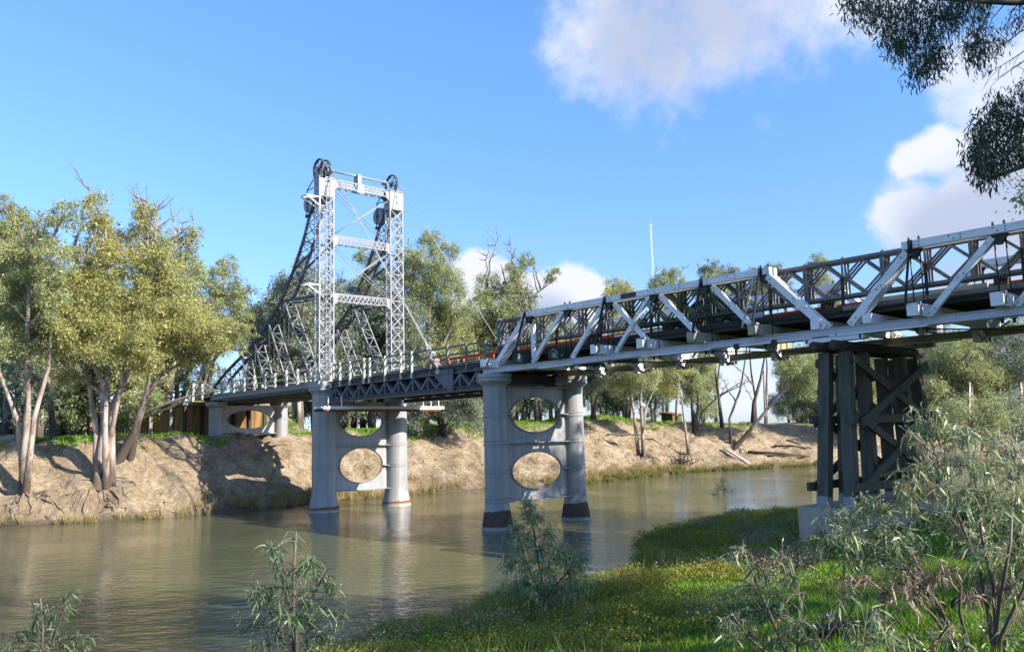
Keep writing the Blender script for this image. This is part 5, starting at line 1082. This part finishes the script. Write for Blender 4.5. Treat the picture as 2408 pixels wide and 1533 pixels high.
for a_, b_ in (((2480, 60), (2322, 172)), ((2470, 90), (2335, 190)), ((2450, 120), (2390, 205)), ((2440, 50), (2300, 120)), ((2470, 150), (2400, 160)), ((2330, 30), (2260, 110))):
    a1, b1 = at_depth(*a_, 16.5), at_depth(*b_, 16.5); l = wobble(bez(a1, a1.lerp(b1, .5)+Vector((0, 0, -.15)), b1, 7), .05, rnd); tr.tube(l, [.022, .018, .015, .012, .009, .006, .004], 4, False)
    for _ in range(8): s = along(l, rnd.uniform(.3, .95)); e = s+Vector((rnd.uniform(-.4, .2), rnd.uniform(-.3, .3), rnd.uniform(-.5, .2))); tr.tube([s, s.lerp(e, .5)+Vector((0, 0, .04)), e], [.007, .005, .003], 3, False)
# the rest of its crown, above and behind the picture's edge
for _ in range(88):
    a_ = rnd.uniform(0, 6.28); rr_ = rnd.uniform(1.2, 5.4); c = Vector((ob.x+math.cos(a_)*rr_, ob.y-.8+math.sin(a_)*rr_, ob.z+rnd.uniform(9.5, 27)-rr_*.4))
    s = along(trunk, rnd.uniform(.5, .98)); l = (c-s).length; tr.tube(bez(s, s.lerp(c, .5)+Vector((0, 0, l*.12)), c, 5), [.09, .07, .05, .035, .02], 5, False)
    for _ in range(420):
        o = unit(rs.normal(size=3))*rs.uniform(0, 1)**.5*rnd.uniform(.8, 1.3); P.append(np.array(c)+o); D.append(rs.normal(size=3)*.5+np.array([0, 0, -1]))
tr.build('trunk', M['bark_dark'], OT)
P = np.array(P); D = unit(np.array(D)); n = len(P); L = .098*rs.uniform(.6, 1.4, n)
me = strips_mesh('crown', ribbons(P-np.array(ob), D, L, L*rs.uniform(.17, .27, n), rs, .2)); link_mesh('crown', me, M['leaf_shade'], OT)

# two more gums of the near bank, out of view, that throw shade on the pier and the river
def shade_tree(x, y, H, seed, label):
    b = Vector((x, y, hz(x, y))); rnd = random.Random(seed); st = []; bl = []
    for k in range(4):
        a = rnd.uniform(0, 6.28); sp = rnd.uniform(1, 3.4); top = b+Vector((math.cos(a)*sp, math.sin(a)*sp, H*rnd.uniform(.75, .95))); st.append(([b-Vector((0, 0, .3)), b+Vector((math.cos(a)*sp*.3, math.sin(a)*sp*.3, H*.35)), top], .35, .08))
    for k in range(34): a = rnd.uniform(0, 6.28); rr_ = 5.2*math.sqrt(rnd.random()); bl.append((b+Vector((math.cos(a)*rr_, math.sin(a)*rr_, rnd.uniform(.22, .98-.03*rr_)*H)), rnd.uniform(1.2, 1.9)))
    return gum_tree(label, 'near bank gums out of view', b, st, bl, M['leaf_olive'], M['bark'], seed, leafL=.36, dens=.7)
shade_tree(35.5, 12.5, 17.5, 95, 'leafy near bank gum shading the brown based pier')
shade_tree(28.5, 17.0, 21, 97, 'tall leafy near bank gum standing upstream of the trestle')
shade_tree(46.5, -4.5, 26, 98, 'leafy near bank gum behind the overhanging gum')
shade_tree(45, 9.5, 17, 96, 'leafy near bank gum beside the road end of the bridge')

# ------------------------------------------------------------------ ground cover
def near_pts(n, x0, x1, y0, y1, rs): return rs.uniform(x0, x1, n), rs.uniform(y0, y1, n)
def vdist(x, y): return x-np.interp(y, NEAR[:, 0], NEAR[:, 1])+fb(x*.3, y*.3, 3, 11)*1.4
def inview(x, y, z, m=1.18):
    d = np.stack([x-CAM.x, y-CAM.y, z-CAM.z], -1); f_ = d@np.array(fw); u_ = d@np.array(rt); v_ = d@np.array(up); return (f_ > 1) & (np.abs(u_)/f_ < .611*m) & (v_/f_ > -.389*m)
def weeds(name, m, n, seed, cond, leaves, hgt_, L0, spread, wf, upk):
    rs = np.random.RandomState(seed); x, y = near_pts(n, 6, 36, -30, 26, rs); v = vdist(x, y); z = hgt(x, y); k = cond(x, y, v, rs) & inview(x, y, z)
    x, y, z = x[k], y[k], z[k]; q = len(x); dist = np.hypot(x-CAM.x, y-CAM.y); h = hgt_*(.25+1.25*np.clip(.5+fb(x*.9, y*.9, 4, seed), 0, 1.1))
    P = np.repeat(np.stack([x, y, z], -1), leaves, 0); hh = np.repeat(h, leaves); P = P+np.stack([rs.normal(0, spread, len(P)), rs.normal(0, spread, len(P)), hh*rs.uniform(0, 1, len(P))**.8*upk], -1)
    D = rs.normal(size=P.shape); D[:, 2] = np.abs(D[:, 2])*.6+wf; D = unit(D); L = L0*rs.uniform(.6, 1.5, len(P)) if upk > .1 else hh*rs.uniform(.6, 1.4, len(P))
    me = quads_mesh(name, rhombs(P, D, L, L*.42 if upk > .1 else np.minimum(L*.09, .014), rs)); o = link_mesh(name, me, m); o['kind'] = 'stuff'; return o
weeds('weeds', M['weed'], 190000, 101, lambda x, y, v, rs: (v > -.9) & (v < 5.2+fb(x*.4, y*.4, 3, 20)*4) & (rs.uniform(0, 1, len(x)) < np.clip(1.05-np.abs(v-2)/11, .2, 1)), 9, .46, .07, .12, .35, 1.0)
weeds('grass', M['grass'], 150000, 102, lambda x, y, v, rs: (v > 3.2+fb(x*.4, y*.4, 3, 20)*4), 6, .17, .1, .07, 1.0, .02)
weeds('brown_weeds', M['dead_leaf'], 60000, 105, lambda x, y, v, rs: (v > .4) & (v < 7) & (fb(x*.35+7, y*.35, 4, 51) > .0), 9, .5, .06, .12, .5, 1.0)
weeds('bright_weeds', M['grass'], 60000, 106, lambda x, y, v, rs: (v > -.5) & (v < 7) & (fb(x*.3+27, y*.3, 4, 52) > .08), 9, .40, .07, .12, .5, 1.0)
weeds('dry_stalks', M['reed'], 5200, 103, lambda x, y, v, rs: (v > .0) & (v < 12) & (fb(x*.5+4, y*.5, 3, 33) > .1), 5, .6, .1, .09, 1.6, .02)
weeds('water_edge_stalks', M['reed_green'], 26000, 107, lambda x, y, v, rs: (v > -1.3) & (v < .8) & (fb(x*.6+2, y*.6, 3, 57) > -.05), 6, .5, .1, .1, 1.5, .02)
weeds('straw_tussocks', M['reed'], 9000, 108, lambda x, y, v, rs: (v > -.9) & (v < 3) & (fb(x*.7+22, y*.7, 3, 58) > .24), 12, .62, .1, .12, 1.1, .02)
weeds('leaf_litter', M['dead_leaf'], 15000, 104, lambda x, y, v, rs: (v > 5) & (fb(x*.6+14, y*.6, 3, 34) > -.02), 3, .03, .09, .1, .05, 1.0)
def shore(name, m, rng, n, seed, L0, lean=.35):
    rs = np.random.RandomState(seed); P = []
    for (ya, yb, ua, ub, dn) in rng:
        k = int(n*dn*(yb-ya)); y = rs.uniform(ya, yb, k); u_ = rs.uniform(ua, ub, k); x = np.interp(y, FAR[:, 0], FAR[:, 1])-u_+fb(y*.5, u_, 2, seed)*.5; g_ = fb(x*1.1, y*1.1, 2, seed+1) > -.12; x, y = x[g_], y[g_]; P.append(np.stack([x, y, np.maximum(hgt(x, y), -.05)], -1))
    P = np.concatenate(P); P = np.repeat(P, 9, 0); P[:, :2] += rs.normal(0, .1, (len(P), 2)); D = rs.normal(size=P.shape)*lean; D[:, 2] = 1; L = L0*rs.uniform(.4, 1.3, len(P)); me = quads_mesh(name, rhombs(P, unit(D), L, np.full(len(P), .03), rs)); o = link_mesh(name, me, m); o['kind'] = 'stuff'
shore('straw_reeds', M['reed'], [(-4, 9, -.2, 1.0, 1.2), (27, 46, .2, 1.6, 1.0), (8, 26, -.1, .5, .35), (46, 70, 0, .8, .3), (-18, -5, 0, .4, .15), (8, 30, 1, 6, .10), (30, 60, 2, 8, .07)], 55, 111, .75)
shore('green_reeds', M['reed_green'], [(27, 47, -.7, .35, 2.0), (48, 64, -.5, .3, 1.3), (64, 75, -.4, .2, .8)], 55, 112, .42)
# tufts of green grass along the far bank crest
rs = np.random.RandomState(120); n = 15000; y = rs.uniform(-22, 75, n); u_ = rs.uniform(8, 26, n)*np.interp(y, [-20, 0, 12, 25, 40, 70], [9.0, 8.5, 9.5, 11, 12, 12])/9; x = np.interp(y, FAR[:, 0], FAR[:, 1])-u_; k = (fb(x*.35, y*.35, 3, 41)+(u_-10)*.03+.22*((y > 28) & (y < 66)) > .03) & ~((x < -34) & (y > -2) & (y < 8))
x, y = x[k], y[k]; P = np.repeat(np.stack([x, y, hgt(x, y)-.03], -1), 7, 0); P[:, :2] += rs.normal(0, .16, (len(P), 2)); D = rs.normal(size=P.shape)*.5; D[:, 2] = 1; L = .34*rs.uniform(.4, 1.4, len(P))
o = link_mesh('crest_grass', quads_mesh('crest_grass', rhombs(P, unit(D), L, np.full(len(P), .06), rs)), M['grass']); o['kind'] = 'stuff'
# twigs, sticks and stones lying on the far bank
rs = np.random.RandomState(130); rnd = random.Random(130); lt = MB()
for _ in range(900):
    y = rnd.uniform(-20, 72); u_ = rnd.uniform(.4, 12); x = float(np.interp(y, FAR[:, 0], FAR[:, 1]))-u_; a_ = rnd.uniform(0, 6.28); l = rnd.uniform(.15, .9); x2, y2 = x+math.cos(a_)*l, y+math.sin(a_)*l; xm, ym = (x+x2)/2+rnd.uniform(-.1, .1), (y+y2)/2+rnd.uniform(-.1, .1)
    lt.tube([(x, y, hz(x, y)+.02), (xm, ym, hz(xm, ym)+rnd.uniform(.02, .12)), (x2, y2, hz(x2, y2)+.03)], [.02, .016, .008], 4, False)
o = lt.build('stick_litter', M['bark_dark']); o['kind'] = 'stuff'

# ------------------------------------------------------------------ fallen wood and far small things
def log(label, pts, r0, r1, m, cat='fallen log', name='fallen_log', br=()):
    t = thing(name, label, cat, pts[0]); a = MB(); n = len(pts); a.tube([Vector(p) for p in pts], [r0+(r1-r0)*i/(n-1) for i in range(n)], 9); o = a.build('log', m, t)
    for b in br: a = MB(); a.tube([Vector(p) for p in b], [r1*.8, r1*.5, .01][:len(b)], 6); a.build('branch', m, t)
    return t
def onbank(px, py, dz=.1):
    p = ground_hit(px, py); return Vector((p.x, p.y, hz(p.x, p.y)+dz))
a_, b_ = onbank(1702, 1070, .12), onbank(1768, 1101, .06); log('white bleached fallen trunk sloping down to the water beneath the timber span', [a_, a_.lerp(b_, .5)+Vector((0, 0, .1)), b_], .16, .08, M['white_wood'], br=[[a_.lerp(b_, .55), a_.lerp(b_, .6)+Vector((.2, .2, .6)), a_.lerp(b_, .62)+Vector((.3, .3, 1.0))]])
a_, b_ = onbank(1760, 1066, .1), onbank(1905, 1080, .12); log('long grey log lying along the bank foot left of the trestle', [a_, a_.lerp(b_, .5)+Vector((0, 0, .15)), b_], .2, .12, M['bark_dark'])
a_, b_ = onbank(2260, 1452, .15), onbank(2420, 1395, .2); log('dark burnt log lying under the silver green shrub', [a_, a_.lerp(b_, .5)+Vector((0, 0, .05)), b_], .16, .2, M['bark_dark'])
a_, b_ = onbank(1900, 1500, .1), onbank(2120, 1480, .1); log('thin dark log half hidden in the grass at the bottom edge', [a_, a_.lerp(b_, .5), b_], .09, .07, M['bark_dark'])
c = onbank(1605, 1098, .0); DP = thing('driftwood_pile', 'tangled heap of dark driftwood at the water edge beneath the timber span', 'driftwood', c); rnd = random.Random(140)
for i in range(26):
    a_ = rnd.uniform(0, 6.28); el = rnd.uniform(.1, 1.3); l = rnd.uniform(1.0, 2.6); s = c+Vector((rnd.uniform(-.9, .9), rnd.uniform(-1.2, 1.2), rnd.uniform(0, .4))); e = s+Vector((math.cos(a_)*math.cos(el), math.sin(a_)*math.cos(el), math.sin(el)))*l; b = MB(); pts = wobble(bez(s, s.lerp(e, .5)+Vector((0, 0, rnd.uniform(-.3, .3))), e, 6), .09, rnd); b.tube(pts, [.07, .06, .05, .04, .03, .015], 5, False)
    for _ in range(2): q_ = along(pts, rnd.uniform(.3, .9)); b.tube([q_, q_+Vector((rnd.uniform(-.4, .4), rnd.uniform(-.4, .4), rnd.uniform(0, .5)))], [.025, .008], 4, False)
    b.build('dead_branch', M['bark_dark'], DP)
mp = at_x(1538, 690, -95); MS = thing('radio_mast', 'slender white lattice radio mast rising behind the timber span', 'mast', (mp.x, mp.y, hz(mp.x, mp.y))); tp = at_x(1529, 528, -95)
a = MB(); zb = hz(mp.x, mp.y); zt = tp.z
for k in range(3): t = k*2.094; a.tube([(mp.x+.22*math.cos(t), mp.y+.22*math.sin(t), zb), (mp.x+.2*math.cos(t), mp.y+.2*math.sin(t), zt)], .03, 5)
for i in range(int((zt-zb)/.8)):
    z = zb+i*.8
    for k in range(3): t, t2 = k*2.094, (k+1)*2.094; a.bar((mp.x+.21*math.cos(t), mp.y+.21*math.sin(t), z), (mp.x+.21*math.cos(t2), mp.y+.21*math.sin(t2), z+.8), .022, .022)
a.build('lattice', M['white'], MS); a = MB(); a.tube([(mp.x, mp.y, zt), (mp.x, mp.y, zt+1.2)], .04, 5); a.bar((mp.x-.5, mp.y-.5, zt-.1), (mp.x+.5, mp.y+.5, zt-.1), .06, .06); a.build('antenna', M['white'], MS)
hp = at_x(1578, 955, -47); HT = thing('hut', 'small dark timber hut on the green mound behind the gums', 'hut', (hp.x, hp.y, hz(hp.x, hp.y))); z = hz(hp.x, hp.y)-.2
a = MB(); a.box(hp.x-1.1, hp.x+1.1, hp.y-1.2, hp.y+1.2, z, z+2.0); a.build('walls', M['hut'], HT); a = MB(); a.prism([(hp.x-1.3, hp.y-1.4, z+2.0), (hp.x+1.3, hp.y-1.4, z+2.0), (hp.x+1.3, hp.y-1.4, z+2.08), (hp.x-1.3, hp.y-1.4, z+2.5)], (0, 2.8, 0)); a.build('roof', M['rust'], HT); a = MB(); a.box(hp.x+1.1, hp.x+1.13, hp.y-.45, hp.y+.45, z+.1, z+1.8); a.build('door', M['deck'], HT)
for i in range(9):
    x = -58-i*3.4; a = MB(); a.box(x-.09, x+.09, -1.15, -.97, 8.0, 9.5); a.prism([(x-.09, -1.15, 9.5), (x+.09, -1.15, 9.5), (x, -1.15, 9.58)], (0, .18, 0)); tag(a.build('road_post', M['white']), 'white wooden post beside the approach road seen through the left hand trunks', 'post', 'white posts along the approach road')
for k, (pts, r0) in enumerate([([(1820, 1052), (1860, 1062), (1900, 1058)], .16), ([(1850, 1040), (1880, 1052), (1912, 1075)], .11), ([(1430, 1028), (1470, 1030), (1510, 1026)], .10), ([(1805, 1078), (1850, 1086), (1900, 1084)], .12)]):
    P_ = [onbank(x, y, .1) for x, y in pts]; log(['thick bent grey log among the roots left of the trestle', 'forked dark log pointing down to the water left of the trestle', 'thin grey log lying below the undercut gum', 'lowest dark log along the waterline left of the trestle'][k], P_, r0, r0*.5, M['bark_grey' if k in (0, 2) else 'bark_dark'])
